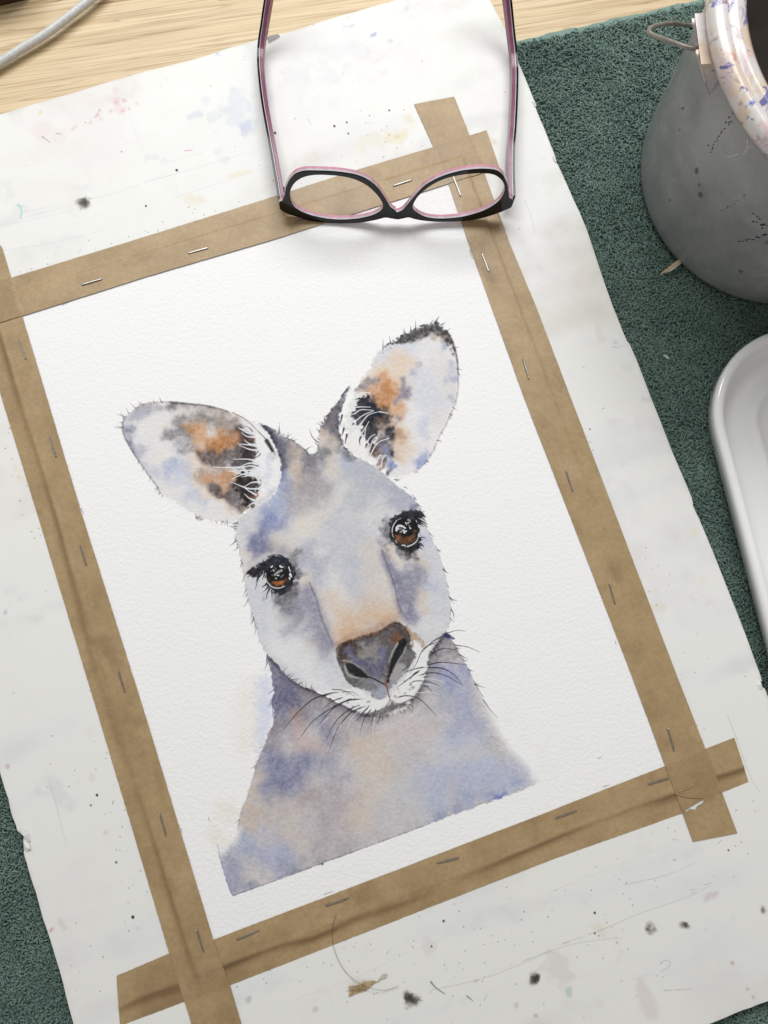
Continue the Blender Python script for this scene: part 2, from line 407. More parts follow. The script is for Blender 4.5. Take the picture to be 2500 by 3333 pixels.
    for a in [((1310, 1110), (1240, 1110), (1170, 1095)), ((1290, 1135), (1230, 1130), (1150, 1085)), ((1300, 1170), (1230, 1165), (1180, 1130)), ((1310, 1250), (1240, 1240), (1150, 1232)),
              ((1330, 1290), (1250, 1280), (1160, 1245)), ((1300, 1240), (1250, 1230), (1205, 1195)), ((1340, 1400), (1240, 1370), (1110, 1370)), ((1340, 1415), (1250, 1405), (1150, 1445)),
              ((1350, 1440), (1250, 1430), (1130, 1462)), ((1340, 1470), (1230, 1470), (1060, 1478)), ((1340, 1480), (1210, 1500), (1090, 1548)), ((1330, 1500), (1220, 1510), (1100, 1480)),
              ((1345, 1575), (1270, 1580), (1205, 1618)), ((1355, 1635), (1230, 1630), (1085, 1572)), ((1310, 1690), (1240, 1650), (1190, 1610)), ((1300, 1740), (1250, 1720), (1205, 1680)),
              ((1310, 1760), (1270, 1770), (1230, 1800)), ((1320, 1520), (1260, 1515), (1180, 1530)), ((1200, 1440), (1060, 1445), (930, 1440))]:
        s.line(EA(*a), 6.5, 2, (234, 238, 244), .95, 0)
    for a in [((1330, 1300), (1300, 1330), (1230, 1330)), ((1350, 1320), (1320, 1350), (1260, 1358)), ((1330, 1430), (1280, 1420), (1230, 1415)), ((1280, 1120), (1240, 1080), (1200, 1075)), ((1320, 1590), (1290, 1610), (1250, 1600))]:
        s.line(EA(*a), 4, 1, (70, 64, 64), .75)
    for pth, n, l, an in [(EA((110, 1110), (112, 1040), (150, 965), (230, 912)), 9, 26, .2), (EA((230, 912), (320, 868), (430, 858), (540, 856)), 6, 20, -.7), (EA((220, 1330), (300, 1445), (345, 1512), (405, 1592), (445, 1665)), 9, 16, 2.6),
                          (EA((750, 1868), (860, 1915), (950, 1930), (1100, 1930)), 6, 18, 2.7), (EA((440, 1660), (470, 1700)), 3, 14, 2.8)]:
        s.hairs(pth, n, l, (128, 122, 124), an, 3.0, .85, .3, .2, side=1 if an < 2 else 1)
    s.blob(EA((780, 1890), (800, 1910)), 9, (120, 100, 110), .7)
    # ---------- right ear
    B = lambda f, pts, r, c, a=.8, g=.3, cl=Mr: s.blob(f(*pts), r, c, a, g, .35, cl)
    s.wash(ear_r, (233, 231, 233), .9, 3, .5, .12, .1)
    B(EB, [(900, 380), (980, 400), (1000, 450), (1080, 330), (880, 430)], 56, (208, 214, 232), .85)
    B(EB, [(1220, 620), (1180, 700), (1230, 760), (1260, 680), (1280, 800)], 62, (208, 214, 234), .85)
    B(EB, [(1400, 620), (1450, 700), (1380, 480), (1340, 900)], 50, (228, 222, 218), .7)
    B(EB, [(1220, 960), (1220, 1040), (1210, 1000)], 20, (194, 204, 234), .75)
    B(EB, [(1470, 520), (1440, 580), (1480, 600), (1450, 760)], 26, (176, 184, 212), .8, .4)
    B(EB, [(1380, 320), (1390, 345)], 14, (150, 162, 205), .8, .4)
    B(EB, [(1165, 485), (1135, 545), (1140, 550)], 14, (160, 168, 208), .85, .4)
    B(EB, [(1190, 1270), (1210, 1240), (1240, 1210), (1180, 1300)], 24, (128, 148, 222), .9, .35)
    B(EB, [(960, 480), (1020, 560), (1000, 640), (930, 540), (1040, 640), (880, 560), (1020, 500)], 56, (240, 207, 174), .9)
    B(EB, [(760, 600), (700, 640), (830, 570)], 32, (242, 224, 202), .8)
    B(EB, [(960, 900), (1000, 960), (960, 1040), (1040, 1050), (1050, 1140), (1020, 1200)], 48, (232, 200, 170), .85)
    B(EB, [(900, 640), (940, 700), (960, 780), (890, 740), (850, 780), (990, 720), (900, 830), (970, 860), (830, 720)], 46, (222, 158, 108), .92, .25)
    B(EB, [(920, 660), (890, 700), (900, 740), (860, 800)], 28, (200, 122, 66), .8, .35)
    B(EB, [(1000, 1080), (1000, 1110), (900, 1010), (870, 960)], 26, (190, 140, 104), .8, .4)
    B(EB, [(1060, 660), (1070, 720), (1040, 750), (1050, 700), (1000, 770)], 20, (120, 120, 160), .85, .5)
    B(EB, [(1060, 600), (1010, 930), (990, 920), (970, 970), (840, 600)], 14, (128, 122, 140), .8, .5)
    s.line(EB((875, 555), (850, 580), (835, 630), (830, 680), (790, 710)), 3, 2, (170, 100, 70), .7, .3, Mr, .8)
    B(EB, [(770, 660), (730, 690), (790, 630), (760, 690)], 24, (140, 134, 146), .85, .45)
    s.soften(Mr, 4, .5)
    s.wash(EB((770, 720), (790, 790), (850, 840), (870, 900), (840, 960), (850, 1060), (800, 1110), (830, 1190), (770, 1230), (760, 1130), (740, 1080), (700, 1060), (720, 980), (640, 970), (660, 920), (630, 900), (660, 840), (650, 830), (700, 770)), (52, 52, 58), .96, 3, .6, .2, .15)
    B(EB, [(830, 850), (830, 900), (800, 980), (850, 940)], 32, (28, 32, 48), .9, .25, None)
    B(EB, [(860, 1020), (840, 1080), (850, 980)], 22, (110, 88, 72), .8, .4, None)
    B(EB, [(940, 1080), (950, 1130), (920, 1150), (940, 1190), (900, 1130), (930, 1060)], 30, (24, 28, 46), .95, .3)
    B(EB, [(850, 1160), (820, 1200), (870, 1190), (850, 1230), (890, 1230)], 26, (96, 84, 86), .9, .45, None)
    B(EB, [(810, 1220), (845, 1300), (870, 1330)], 13, (120, 76, 60), .85, .4, None)
    B(EB, [(920, 1260), (930, 1320), (950, 1370), (900, 1200)], 22, (120, 134, 200), .9, .4, None)
    B(EB, [(880, 1290), (930, 1390)], 14, (90, 82, 104), .85, .4, None)
    B(EB, [(620, 700), (600, 820), (600, 920), (570, 1000), (620, 1100)], 16, (222, 220, 218), .75, .2, None)
    s.wash(EB((600, 1120), (660, 1010), (720, 1090), (760, 1200), (800, 1260), (830, 1330), (760, 1280), (660, 1236)), (247, 246, 245), .9, 3, .6, .05)
    # dark tip
    s.wash(EB((870, 355), (960, 290), (1060, 230), (1160, 175), (1260, 140), (1335, 125), (1382, 155), (1412, 205), (1450, 270), (1485, 350), (1495, 420), (1470, 380), (1420, 290), (1350, 230), (1280, 215), (1200, 250), (1110, 285), (1020, 290), (950, 320)), (66, 65, 67), .92, 5, .45, .25, .1, Mr)
    s.line(EB((1020, 275), (1120, 270), (1220, 232), (1300, 205), (1370, 225), (1440, 300)), 16, 12, (70, 66, 66), .7, .5, Mr, 4)
    B(EB, [(1300, 220), (1360, 290)], 18, (170, 150, 130), .6)
    s.line(EB((1410, 205), (1450, 270), (1480, 350), (1500, 440), (1508, 560)), 9, 3, (60, 54, 54), .75, .35, None, 1.2)
    s.line(EB((1508, 560), (1506, 680), (1488, 790), (1455, 870), (1410, 970), (1360, 1060), (1320, 1150), (1285, 1220), (1240, 1290), (1170, 1350)), 3, 2.5, (128, 118, 124), .6, .25, None, .6)
    for a in [((650, 835), (700, 830), (780, 832)), ((640, 895), (700, 855), (800, 858)), ((630, 970), (720, 900), (810, 862)), ((690, 985), (760, 900), (840, 872)), ((700, 1060), (740, 1000), (768, 950)), ((750, 1130), (780, 1080), (820, 1058)),
              ((770, 1190), (800, 1110), (850, 1062)), ((780, 1230), (840, 1130), (940, 1088)), ((830, 1290), (850, 1240), (870, 1230)), ((870, 1330), (880, 1270), (905, 1230)), ((850, 870), (890, 876), (930, 885)), ((700, 715), (740, 712), (780, 715)), ((730, 1100), (735, 1050), (740, 1010))]:
        s.line(EB(*a), 4, 2.2, (244, 244, 246), .96)
    for a in [((700, 1080), (690, 1110), (695, 1150)), ((750, 1140), (742, 1160), (740, 1175)), ((640, 900), (625, 905), (618, 915)), ((545, 900), (535, 950), (525, 990)), ((560, 1010), (550, 1050), (540, 1070)), ((585, 1060), (575, 1110), (570, 1140)), ((640, 970), (632, 975), (628, 980)), ((690, 760), (670, 765), (655, 768))]:
        s.line(EB(*a), 7, 1.5, (66, 64, 70), .85, .2)
    s.hairs(EB((870, 355), (960, 290), (1060, 230), (1160, 175), (1260, 140), (1335, 125)), 9, 24, (70, 68, 70), .75, 3.4, .9, .25, .12, side=1)
    s.hairs(EB((1335, 125), (1380, 155), (1412, 205), (1450, 270), (1485, 350), (1508, 560)), 8, 16, (84, 78, 78), .6, 3, .85, .4, .2)
    s.hairs(EB((1488, 790), (1455, 870), (1410, 970), (1360, 1060), (1320, 1150), (1285, 1220), (1240, 1290)), 12, 14, (120, 106, 104), .5, 3.2, .8, .4, .2)
    s.blob(EB((1150, 1365)), 7, (190, 180, 175), .8)
    # ---------- head
    B = lambda f, pts, r, c, a=.8, g=.3, cl=Mh: s.blob(f(*pts), r, c, a, g, .35, cl)
    s.wash(head, (214, 214, 219), .93, .9, .6, .18, .08, edge=.16)
    # tuft between the ears
    s.wash(EB((0, 1038), (60, 1068), (120, 1100), (190, 1150), (200, 1260), (140, 1300), (60, 1350), (30, 1400), (40, 1250), (20, 1180)), (96, 95, 110), .8, 7, .5, .4, .2, Mh)
    s.line(EA((1335, 1050), (1400, 1100), (1460, 1180), (1510, 1280), (1540, 1400), (1540, 1540)), 22, 20, (62, 62, 78), .85, .35, Mh, 5)
    s.line(EA((1380, 1075), (1430, 1120), (1480, 1190)), 20, 24, (48, 50, 66), .7, .3, Mh, 4)
    B(EB, [(140, 1180), (200, 1230), (180, 1300), (150, 1370)], 30, (206, 184, 164), .75)
    B(EB, [(190, 1360), (180, 1440), (170, 1490)], 26, (216, 184, 152), .85)
    s.wash(EB((600, 665), (560, 715), (500, 790), (430, 880), (380, 968), (356, 1050), (400, 1060), (420, 1040), (440, 1100), (520, 1120), (590, 1200), (560, 1120), (520, 1000), (530, 900), (570, 760)), (92, 90, 100), .9, 3, .7, .35, .15, Mh)
    B(EB, [(580, 690), (560, 740), (520, 830)], 18, (60, 60, 70), .8, .3)
    B(EB, [(420, 960), (450, 900), (400, 1000)], 22, (130, 118, 122), .7, .4)
    B(EB, [(520, 1130), (560, 1180), (620, 1230), (580, 1210)], 24, (84, 84, 98), .85, .4)
    B(EB, [(375, 1060), (390, 1100), (370, 1130)], 22, (222, 202, 186), .85)
    B(EB, [(460, 1130), (470, 1200), (480, 1290), (480, 1360)], 30, (224, 206, 186), .8)
    B(EB, [(290, 1250), (300, 1320), (350, 1220), (370, 1310), (390, 1220)], 34, (110, 108, 120), .85, .45)
    B(EB, [(290, 1420), (340, 1460), (300, 1530), (380, 1500), (260, 1480)], 50, (150, 140, 144), .85, .4)
    s.line(EB((268, 1225), (270, 1290), (235, 1340), (222, 1420)), 4, 2, (84, 80, 92), .7, .3, None, .8)
    s.line(EB((180, 1140), (240, 1190), (270, 1222), (330, 1214), (350, 1150)), 4, 3, (74, 72, 80), .65, .3, None, .7)
    B(EB, [(600, 1290), (560, 1280), (640, 1330)], 34, (172, 184, 220), .75)
    B(EB, [(700, 1350), (760, 1420), (680, 1440), (800, 1400), (620, 1430)], 66, (178, 186, 206), .85, .3)
    B(EB, [(720, 1300), (820, 1350), (900, 1410)], 30, (184, 186, 190), .8)
    B(EB, [(600, 1560), (560, 1610), (640, 1600)], 48, (226, 218, 208), .75)
    B(EB, [(1000, 1530), (1080, 1570), (1100, 1620), (1040, 1600)], 40, (158, 164, 192), .85, .35)
    # brow blue on the left
    B(FC, [(380, 240), (370, 300), (330, 350), (280, 400), (400, 400)], 42, (138, 160, 222), .85, .35)
    B(FC, [(300, 450), (250, 500), (220, 550), (330, 470), (200, 590)], 42, (112, 124, 188), .88, .45)
    B(FC, [(180, 570), (190, 630), (170, 680), (230, 620)], 34, (104, 104, 152), .88, .5)
    B(FC, [(300, 640), (370, 650), (330, 610), (420, 690)], 34, (150, 146, 158), .8, .45)
    B(FC, [(360, 150), (390, 190)], 28, (130, 144, 204), .7, .4)
    s.line(FC((160, 740), (210, 705), (270, 675), (330, 665)), 16, 10, (226, 220, 214), .9, .2, Mh, 3)
    B(FC, [(110, 700), (100, 740), (130, 770)], 26, (232, 220, 208), .8)
    B(FC, [(480, 260), (560, 240), (620, 200), (560, 310), (480, 330), (640, 270)], 66, (172, 164, 168), .85, .4)
    B(FC, [(620, 410), (680, 400), (580, 440), (520, 470), (600, 480)], 50, (236, 225, 208), .85)
    B(FC, [(380, 530), (430, 590), (340, 560)], 40, (226, 216, 204), .75)
    B(FC, [(850, 240), (790, 290), (860, 310), (1090, 310), (1000, 400), (900, 420)], 60, (224, 220, 218), .75)
    B(FC, [(940, 130), (1050, 180), (930, 280), (1000, 230), (1150, 240)], 62, (178, 184, 200), .8, .3)
    B(FC, [(1180, 200), (1250, 250), (1300, 310), (1220, 310)], 40, (166, 170, 196), .8, .35)
    B(FC, [(820, 370)], 18, (180, 196, 230), .8)
    B(FC, [(760, 480), (880, 520), (720, 600), (820, 640), (900, 620), (660, 640), (950, 700)], 80, (196, 197, 211), .85, .3)
    B(FC, [(560, 720), (610, 760), (620, 820), (700, 720), (580, 640)], 50, (170, 172, 198), .8, .4)
    B(FC, [(850, 760), (930, 820), (960, 760), (860, 900), (930, 960)], 62, (190, 194, 212), .8, .3)
    B(FC, [(770, 850), (740, 790), (660, 650), (790, 980), (780, 920)], 34, (234, 231, 226), .85)
    B(FC, [(1010, 800), (1040, 700), (1000, 650), (1090, 860), (1030, 900)], 48, (226, 212, 198), .8)
    B(FC, [(540, 900), (530, 960), (520, 860), (480, 960)], 36, (222, 206, 192), .8)
    B(FC, [(700, 1000), (740, 1080), (700, 1150), (800, 1060), (760, 1200), (800, 1150)], 52, (230, 206, 186), .85)
    B(FC, [(860, 1120), (960, 1050), (1060, 1000), (1100, 1060), (900, 1180), (820, 1230), (1140, 1040)], 60, (226, 194, 166), .85)
    s.line(FC((790, 1270), (880, 1190), (980, 1130), (1080, 1110), (1160, 1130)), 40, 34, (216, 172, 132), .62, .4, Mh, 11)
    s.line(FC((775, 1335), (838, 1292), (920, 1262), (1000, 1236), (1100, 1190), (1190, 1148)), 24, 24, (168, 120, 84), .7, .4, Mh, 6)
    # right cheek
    s.wash(FC((1088, 640), (1130, 740), (1160, 830), (1192, 930), (1220, 1040), (1290, 1140), (1345, 1130), (1350, 1040), (1385, 900), (1425, 800), (1340, 740), (1250, 780), (1180, 740), (1125, 660)), (146, 146, 166), .62, 9, .6, .4, .3, Mh)
    B(FC, [(1260, 900), (1230, 860), (1300, 820), (1350, 800), (1280, 960), (1310, 900)], 40, (124, 124, 148), .55, .5)
    B(FC, [(1290, 1040), (1310, 1090)], 30, (116, 112, 140), .75, .5)
    B(FC, [(1130, 620), (1170, 680), (1210, 740), (1150, 640)], 24, (232, 216, 196), .9)
    B(FC, [(1080, 590), (1110, 680), (1140, 770)], 18, (120, 120, 146), .8, .4)
    B(FC, [(1330, 700), (1400, 700), (1420, 760), (1390, 980), (1400, 1040)], 34, (222, 202, 182), .8)
    B(FC, [(1470, 700), (1500, 820), (1530, 950), (1490, 1050), (1450, 620)], 48, (208, 213, 231), .85)
    B(FC, [(1550, 960), (1440, 900), (1400, 560)], 26, (176, 188, 224), .7)
    B(FC, [(1440, 1160), (1480, 1200), (1400, 1180)], 44, (226, 228, 232), .8)
    s.line(FC((1090, 640), (1140, 780), (1180, 900), (1205, 1010)), 3, 2, (96, 84, 96), .55, .3, None, .8)
    s.line(FC((1205, 1010), (1230, 1090), (1270, 1150)), 12, 12, (128, 118, 126), .6, .4, Mh, 4)
    # left cheek
    B(FC, [(370, 1010), (420, 1040), (360, 960), (440, 1100), (390, 1080)], 44, (116, 113, 122), .88, .5)
    B(FC, [(460, 1060), (450, 1160), (430, 1190), (500, 1010)], 38, (144, 146, 170), .85, .45)
    B(FC, [(560, 970), (590, 1040), (610, 1120), (640, 1200), (670, 1280), (590, 1170)], 38, (154, 154, 178), .85, .4)
    B(FC, [(520, 1250), (560, 1300), (620, 1300)], 40, (176, 174, 186), .75, .35)
    s.line(FC((570, 880), (600, 950), (625, 1010), (640, 1080), (670, 1170), (720, 1280), (735, 1320)), 3, 3, (104, 94, 98), .55, .3, None, .9)
    B(FC, [(160, 900), (180, 1000), (260, 1000), (200, 950), (230, 1120)], 52, (210, 214, 230), .85)
    B(FC, [(330, 1120), (380, 1150), (330, 1220), (250, 1250), (300, 1290)], 50, (230, 230, 232), .8)
    B(FC, [(200, 1230), (230, 1190)], 30, (196, 206, 232), .75)
    B(MD, [(300, 500), (380, 560), (460, 640), (540, 680), (260, 440), (340, 430)], 56, (240, 240, 242), .9, .1)
    B(MD, [(420, 410), (400, 440)], 28, (226, 218, 208), .7)
    B(MD, [(540, 560), (560, 500), (560, 620)], 34, (206, 212, 228), .75)
    B(MD, [(500, 380), (530, 430), (560, 460)], 34, (160, 160, 178), .75, .35)
    s.soften(Mh, 7, .62)
    # modelling down both sides of the muzzle, laid on when the first washes were dry
    s.line(FC((548, 920), (585, 1000), (610, 1080), (640, 1170), (690, 1290), (705, 1330)), 30, 40, (140, 138, 160), .55, .4, Mh, 6)
    s.line(FC((570, 880), (600, 950), (625, 1010), (640, 1080), (670, 1170), (720, 1280), (735, 1320)), 3.5, 4, (92, 84, 92), .6, .3, Mh, .8)
    s.line(FC((1110, 670), (1160, 790), (1205, 900), (1235, 1010), (1270, 1100), (1310, 1140)), 24, 40, (122, 120, 146), .5, .45, Mh, 6)
    s.line(FC((1090, 640), (1140, 780), (1180, 900), (1205, 1010), (1232, 1090)), 3.5, 3, (88, 80, 94), .6, .3, Mh, .8)
    s.line(FC((430, 950), (400, 1030), (430, 1110)), 44, 24, (110, 106, 116), .4, .5, Mh, 9)
    # white muzzle
    s.wash(NO((20, 1110), (200, 1090), (400, 1070), (600, 1170), (720, 1190), (800, 1180), (850, 1110), (960, 960), (1060, 830), (1110, 700), (1080, 600), (1090, 470), (1200, 560), (1310, 540), (1270, 690), (1250, 790), (1228, 880), (1195, 980), (1170, 1060), (1100, 1160), (1000, 1230), (900, 1252), (830, 1215),
               (790, 1255), (700, 1325), (560, 1370), (420, 1336), (270, 1262), (140, 1180)), (244, 244, 243), .93, 3, .5, .05)
    # ---------- nose
    nose = NO((172, 600), (205, 552), (290, 512), (430, 466), (560, 424), (700, 372), (800, 312), (870, 280), (930, 298), (985, 342), (1025, 405), (1052, 480), (1062, 560), (1082, 630), (1112, 665), (1090, 740), (1050, 820), (980, 880), (900, 980), (820, 1060), (780, 1130), (700, 1190), (620, 1180), (560, 1110), (450, 1062), (370, 1032), (292, 972), (250, 880), (205, 775), (178, 690))
    Ms = s.full(nose, 1.0, .5)
    B = lambda f, pts, r, c, a=.8, g=.3, cl=Ms: s.blob(f(*pts), r, c, a, g, .35, cl)
    s.wash(nose, (94, 90, 94), .95, 1.6, .6, .3, .15)
    B(NO, [(560, 560), (640, 540), (600, 640), (660, 660), (500, 620)], 30, (158, 152, 147), .75, .4)
    B(NO, [(330, 690), (420, 760), (560, 800), (640, 880), (700, 760), (690, 640), (600, 860)], 30, (92, 94, 148), .75, .55)
    B(NO, [(220, 600), (260, 560), (210, 680), (250, 730), (340, 520)], 20, (66, 50, 44), .85, .4)
    B(NO, [(380, 590), (420, 620)], 22, (78, 58, 50), .8, .5)
    s.line(NO((250, 545), (440, 490), (560, 448), (700, 398), (800, 345), (870, 320)), 9, 9, (66, 52, 46), .8, .4, Ms, 2.5)
    B(NO, [(700, 480), (760, 470), (840, 420), (880, 400)], 22, (92, 82, 80), .8, .5)
    B(NO, [(930, 450), (900, 480), (960, 420)], 20, (122, 70, 42), .85, .5)
    B(NO, [(300, 505), (620, 400)], 10, (170, 90, 50), .6)
    B(NO, [(960, 340), (1010, 420), (1030, 520)], 18, (76, 68, 66), .85, .3)
    s.line(NO((1000, 330), (1050, 400), (1075, 480), (1082, 570)), 10, 4, (176, 132, 98), .8, .25, None, 1)
    s.line(NO((860, 284), (930, 298), (985, 342), (1025, 405), (1052, 480)), 4, 3, (52, 40, 36), .85, .2, None, .6)
    s.line(NO((172, 600), (182, 700), (210, 790), (255, 890), (292, 970), (370, 1030)), 5, 3, (54, 48, 46), .8, .25, None, .8)
    s.line(NO((172, 600), (205, 552), (290, 512), (430, 464), (560, 424), (700, 374), (800, 314), (862, 284)), 5, 4, (82, 58, 44), .7, .4, None, 1)
    # greys beside the nostrils
    B(NO, [(1030, 640), (1060, 700), (1000, 740), (1020, 800), (950, 780)], 26, (112, 110, 112), .85, .3)
    B(NO, [(930, 880), (880, 960), (840, 1040), (980, 850)], 30, (182, 180, 180), .85, .25)
    B(NO, [(300, 920), (380, 990), (450, 1030), (260, 840)], 22, (92, 88, 90), .85, .3)
    B(NO, [(520, 1000), (600, 1000), (660, 1020), (560, 1050)], 30, (134, 134, 142), .8, .3)
    B(NO, [(660, 1110), (720, 1110), (640, 1160), (720, 1160)], 30, (172, 180, 210), .85, .3)
    s.wash(NO((262, 785), (330, 768), (400, 796), (470, 850), (520, 895), (560, 940), (470, 938), (400, 920), (340, 885), (285, 835)), (30, 31, 35), .97, 1.2, .4, .1)
    s.wash(NO((985, 470), (1002, 560), (960, 640), (905, 740), (862, 815), (815, 930), (785, 1000), (782, 900), (800, 800), (832, 715), (868, 600), (910, 510)), (28, 30, 34), .97, 1.2, .4, .1)
    s.line(NO((240, 735), (310, 745), (390, 780), (450, 820)), 5, 3, (190, 180, 160), .85, .2, None, .8)
    s.line(NO((268, 800), (290, 880), (340, 925), (430, 945)), 7, 4, (196, 194, 190), .85, .2, None, .9)
    s.line(NO((900, 530), (860, 600), (820, 680), (795, 760)), 7, 3, (192, 186, 176), .85, .2, None, .9)
    s.line(NO((995, 580), (970, 650), (920, 720), (870, 800)), 6, 3, (172, 170, 168), .8, .2, None, .9)
    s.line(NO((450, 930), (560, 935), (640, 968), (700, 1000), (735, 1020)), 5, 4, (40, 36, 38), .9)
    s.line(NO((795, 840), (785, 920), (765, 980), (760, 1020)), 3.5, 3.5, (90, 52, 42), .8)
    s.line(NO((735, 1010), (770, 1060), (785, 1115), (800, 1170), (812, 1210)), 6, 2.5, (126, 78, 58), .85, .2)
    s.line(NO((770, 985), (776, 1050), (786, 1110)), 2, 1.5, (96, 46, 36), .6)
    s.line(NO((812, 1205), (845, 1240), (930, 1256), (1000, 1232), (1075, 1188), (1135, 1125), (1180, 1045)), 3, 3, (58, 54, 54), .7, .2, None, .6)
    s.line(NO((812, 1210), (770, 1280), (700, 1328), (600, 1362), (540, 1378)), 3, 4, (58, 54, 54), .7, .2, None, .6)
    # chin in shadow pigment
    s.wash(NO((830, 1215), (870, 1250), (960, 1256), (1080, 1190), (1090, 1210), (1010, 1280), (900, 1330), (760, 1370), (640, 1392), (540, 1388), (700, 1340), (790, 1270)), (92, 90, 92), .75, 2.5, .5, .25, .1)
    s.wash(NO((900, 1310), (980, 1280), (1060, 1220), (1030, 1310), (900, 1365), (760, 1385)), (238, 234, 230), .85, 3, .5, .1)
    s.wash(NO((1090, 470), (1150, 520), (1200, 580), (1222, 560), (1170, 470), (1080, 380)), (182, 156, 132), .85, 2, .6, .3)
    for pp in [(1060, 1020, 9), (1085, 1050, 11), (985, 990, 7), (1050, 1080, 7), (900, 1090, 6), (990, 1130, 6), (920, 1120, 5), (860, 1170, 8), (440, 1270, 8), (300, 1240, 7), (380, 1190, 5), (560, 1215, 10), (360, 1290, 6), (560, 1280, 6), (290, 1130, 7)]:
        s.blob(NO(pp[:2]), pp[2] * .7, (120, 116, 116), .6, .4)
    # ---------- eyes
    def eye_l():
        s.blob(LY((1350, 560), (1400, 760), (1300, 1250), (1150, 1380), (950, 1380), (1330, 450), (1000, 1480)), 32, (106, 104, 112), .85, .5, .35)
        s.wash(LY((560, 610), (700, 500), (820, 430), (950, 420), (1080, 440), (1200, 500), (1290, 580), (1340, 720), (1380, 860), (1350, 1000), (1290, 1150), (1200, 1270), (1050, 1330), (900, 1290), (800, 1220), (730, 1120), (690, 950), (680, 800), (640, 800), (560, 880), (500, 900), (430, 900), (330, 900), (250, 860), (280, 800), (400, 720)), (32, 33, 40), .97, 2, .6, .12)
        s.blob(LY((1330, 700), (1380, 900), (1330, 1080), (1240, 1230)), 13, (72, 70, 80), .6, .5)
        s.blob(LY((900, 520), (1050, 560), (1000, 600)), 14, (38, 46, 74), .6, .4)
        s.line(LY((760, 470), (850, 405), (950, 400)), 2.5, 1.5, (60, 58, 62), .7)
        s.wash(LY((700, 860), (760, 720), (900, 660), (1080, 660), (1200, 740), (1235, 880), (1210, 1000), (1130, 1110), (980, 1150), (840, 1100), (740, 1000)), (22, 22, 25), .97, 1, .3, .05)
        s.wash(LY((765, 940), (830, 985), (930, 1035), (1040, 1030), (1150, 975), (1140, 1050), (1070, 1115), (960, 1132), (860, 1100), (800, 1030)), (180, 104, 52), .95, 1.5, .4, .35)
        s.blob(LY((950, 1110), (1150, 960), (850, 1060)), 7, (120, 66, 34), .7)
        s.blob(LY((1180, 950), (1200, 1000)), 7, (80, 56, 44), .8)
        s.line(LY((682, 830), (700, 950), (740, 1060), (830, 1150), (930, 1185), (1040, 1175), (1125, 1140)), 1.5, 3.4, (222, 226, 234), .95)
        s.line(LY((740, 1060), (820, 1145), (920, 1182), (1020, 1178)), 3, 3, (228, 232, 238), .95)
        for a, w in [(((820, 690), (845, 672)), 6), (((1025, 665), (1050, 690), (1085, 690)), 6), (((1228, 690), (1245, 740), (1262, 800)), 4), (((1262, 860), (1285, 910)), 8), (((1248, 945), (1252, 975)), 6), (((865, 760), (885, 785)), 4), (((920, 950), (940, 962)), 4), (((975, 888), (995, 885)), 5)]:
            s.line(LY(*a), w, w * .8, (236, 238, 242), .97)
        s.line(LY((910, 870), (980, 810), (1060, 770)), 9, 8, (168, 168, 170), .9, .2)
        for a, w in [(((905, 715), (930, 745)), 5), (((1120, 690), (1140, 730)), 4), (((1050, 920), (1090, 880)), 7), (((840, 880), (860, 895)), 5), (((810, 780), (830, 790)), 4)]:
            s.line(LY(*a), w, w * .8, (120, 120, 124), .8)
        for a, w in [(((400, 720), (300, 800), (190, 885)), 8), (((440, 780), (340, 870), (245, 935)), 7), (((470, 830), (420, 910), (375, 990)), 6), (((530, 850), (490, 960), (450, 1060)), 6), (((540, 900), (490, 1040), (440, 1225)), 4), (((600, 830), (540, 930), (500, 950)), 7), (((670, 800), (640, 900), (605, 1000)), 6), (((350, 760), (280, 830), (240, 850)), 8)]:
            s.line(LY(*a), w, .7, (34, 34, 40), .95)
        for a in [((710, 1090), (650, 1130), (600, 1180)), ((740, 1150), (690, 1220), (620, 1285)), ((780, 1200), (730, 1300), (695, 1450)), ((830, 1240), (835, 1330), (835, 1440)), ((700, 1100), (640, 1140), (590, 1150))]:
            s.line(LY(*a), 5, .8, (44, 42, 46), .9)

    def eye_r():
        s.blob(RY((330, 760), (320, 900), (400, 1080), (900, 1450), (1000, 1500), (700, 1330), (1050, 1400), (380, 600)), 24, (104, 104, 110), .85, .5)
        s.wash(RY((420, 560), (520, 430), (640, 340), (800, 290), (1000, 275), (1180, 280), (1270, 320), (1330, 420), (1250, 430), (1160, 520), (1190, 700), (1200, 900), (1230, 1100), (1200, 1250), (1110, 1370), (960, 1440), (820, 1370), (700, 1300), (560, 1210), (470, 1100), (400, 960), (385, 760)), (34, 34, 38), .96, 2.2, .7, .15)
        s.blob(RY((1000, 1450), (900, 1400), (1130, 1400), (1150, 1550), (1120, 1320)), 13, (66, 64, 66), .7, .6)
        s.blob(RY((1060, 200), (980, 230), (1130, 180)), 13, (96, 106, 148), .7, .4)
        s.wash(RY((480, 760), (540, 600), (660, 510), (800, 480), (980, 480), (1100, 560), (1160, 720), (1170, 900), (1120, 1060), (980, 1190), (820, 1220), (660, 1150), (540, 1020), (490, 880)), (22, 22, 24), .97, 1, .3, .05)
        s.wash(RY((530, 920), (600, 920), (680, 960), (820, 1000), (980, 960), (1080, 880), (1120, 780), (1140, 900), (1100, 1040), (1000, 1130), (840, 1190), (700, 1150), (600, 1060)), (92, 60, 40), .95, 1.5, .5, .4)
        s.blob(RY((620, 990), (640, 1040), (600, 960)), 9, (172, 100, 62), .85, .3)
        s.blob(RY((1000, 1030), (960, 1060)), 8, (160, 92, 50), .8, .4)
        s.blob(RY((1080, 900), (1100, 820), (1060, 960)), 8, (128, 104, 72), .75, .4)
        s.line(RY((700, 480), (600, 530), (530, 620), (475, 730), (465, 850), (490, 950), (510, 990)), 1.8, 2, (228, 232, 238), .9)
        s.line(RY((590, 530), (520, 640), (475, 740), (468, 840)), 2.5, 3.2, (232, 235, 240), .95)
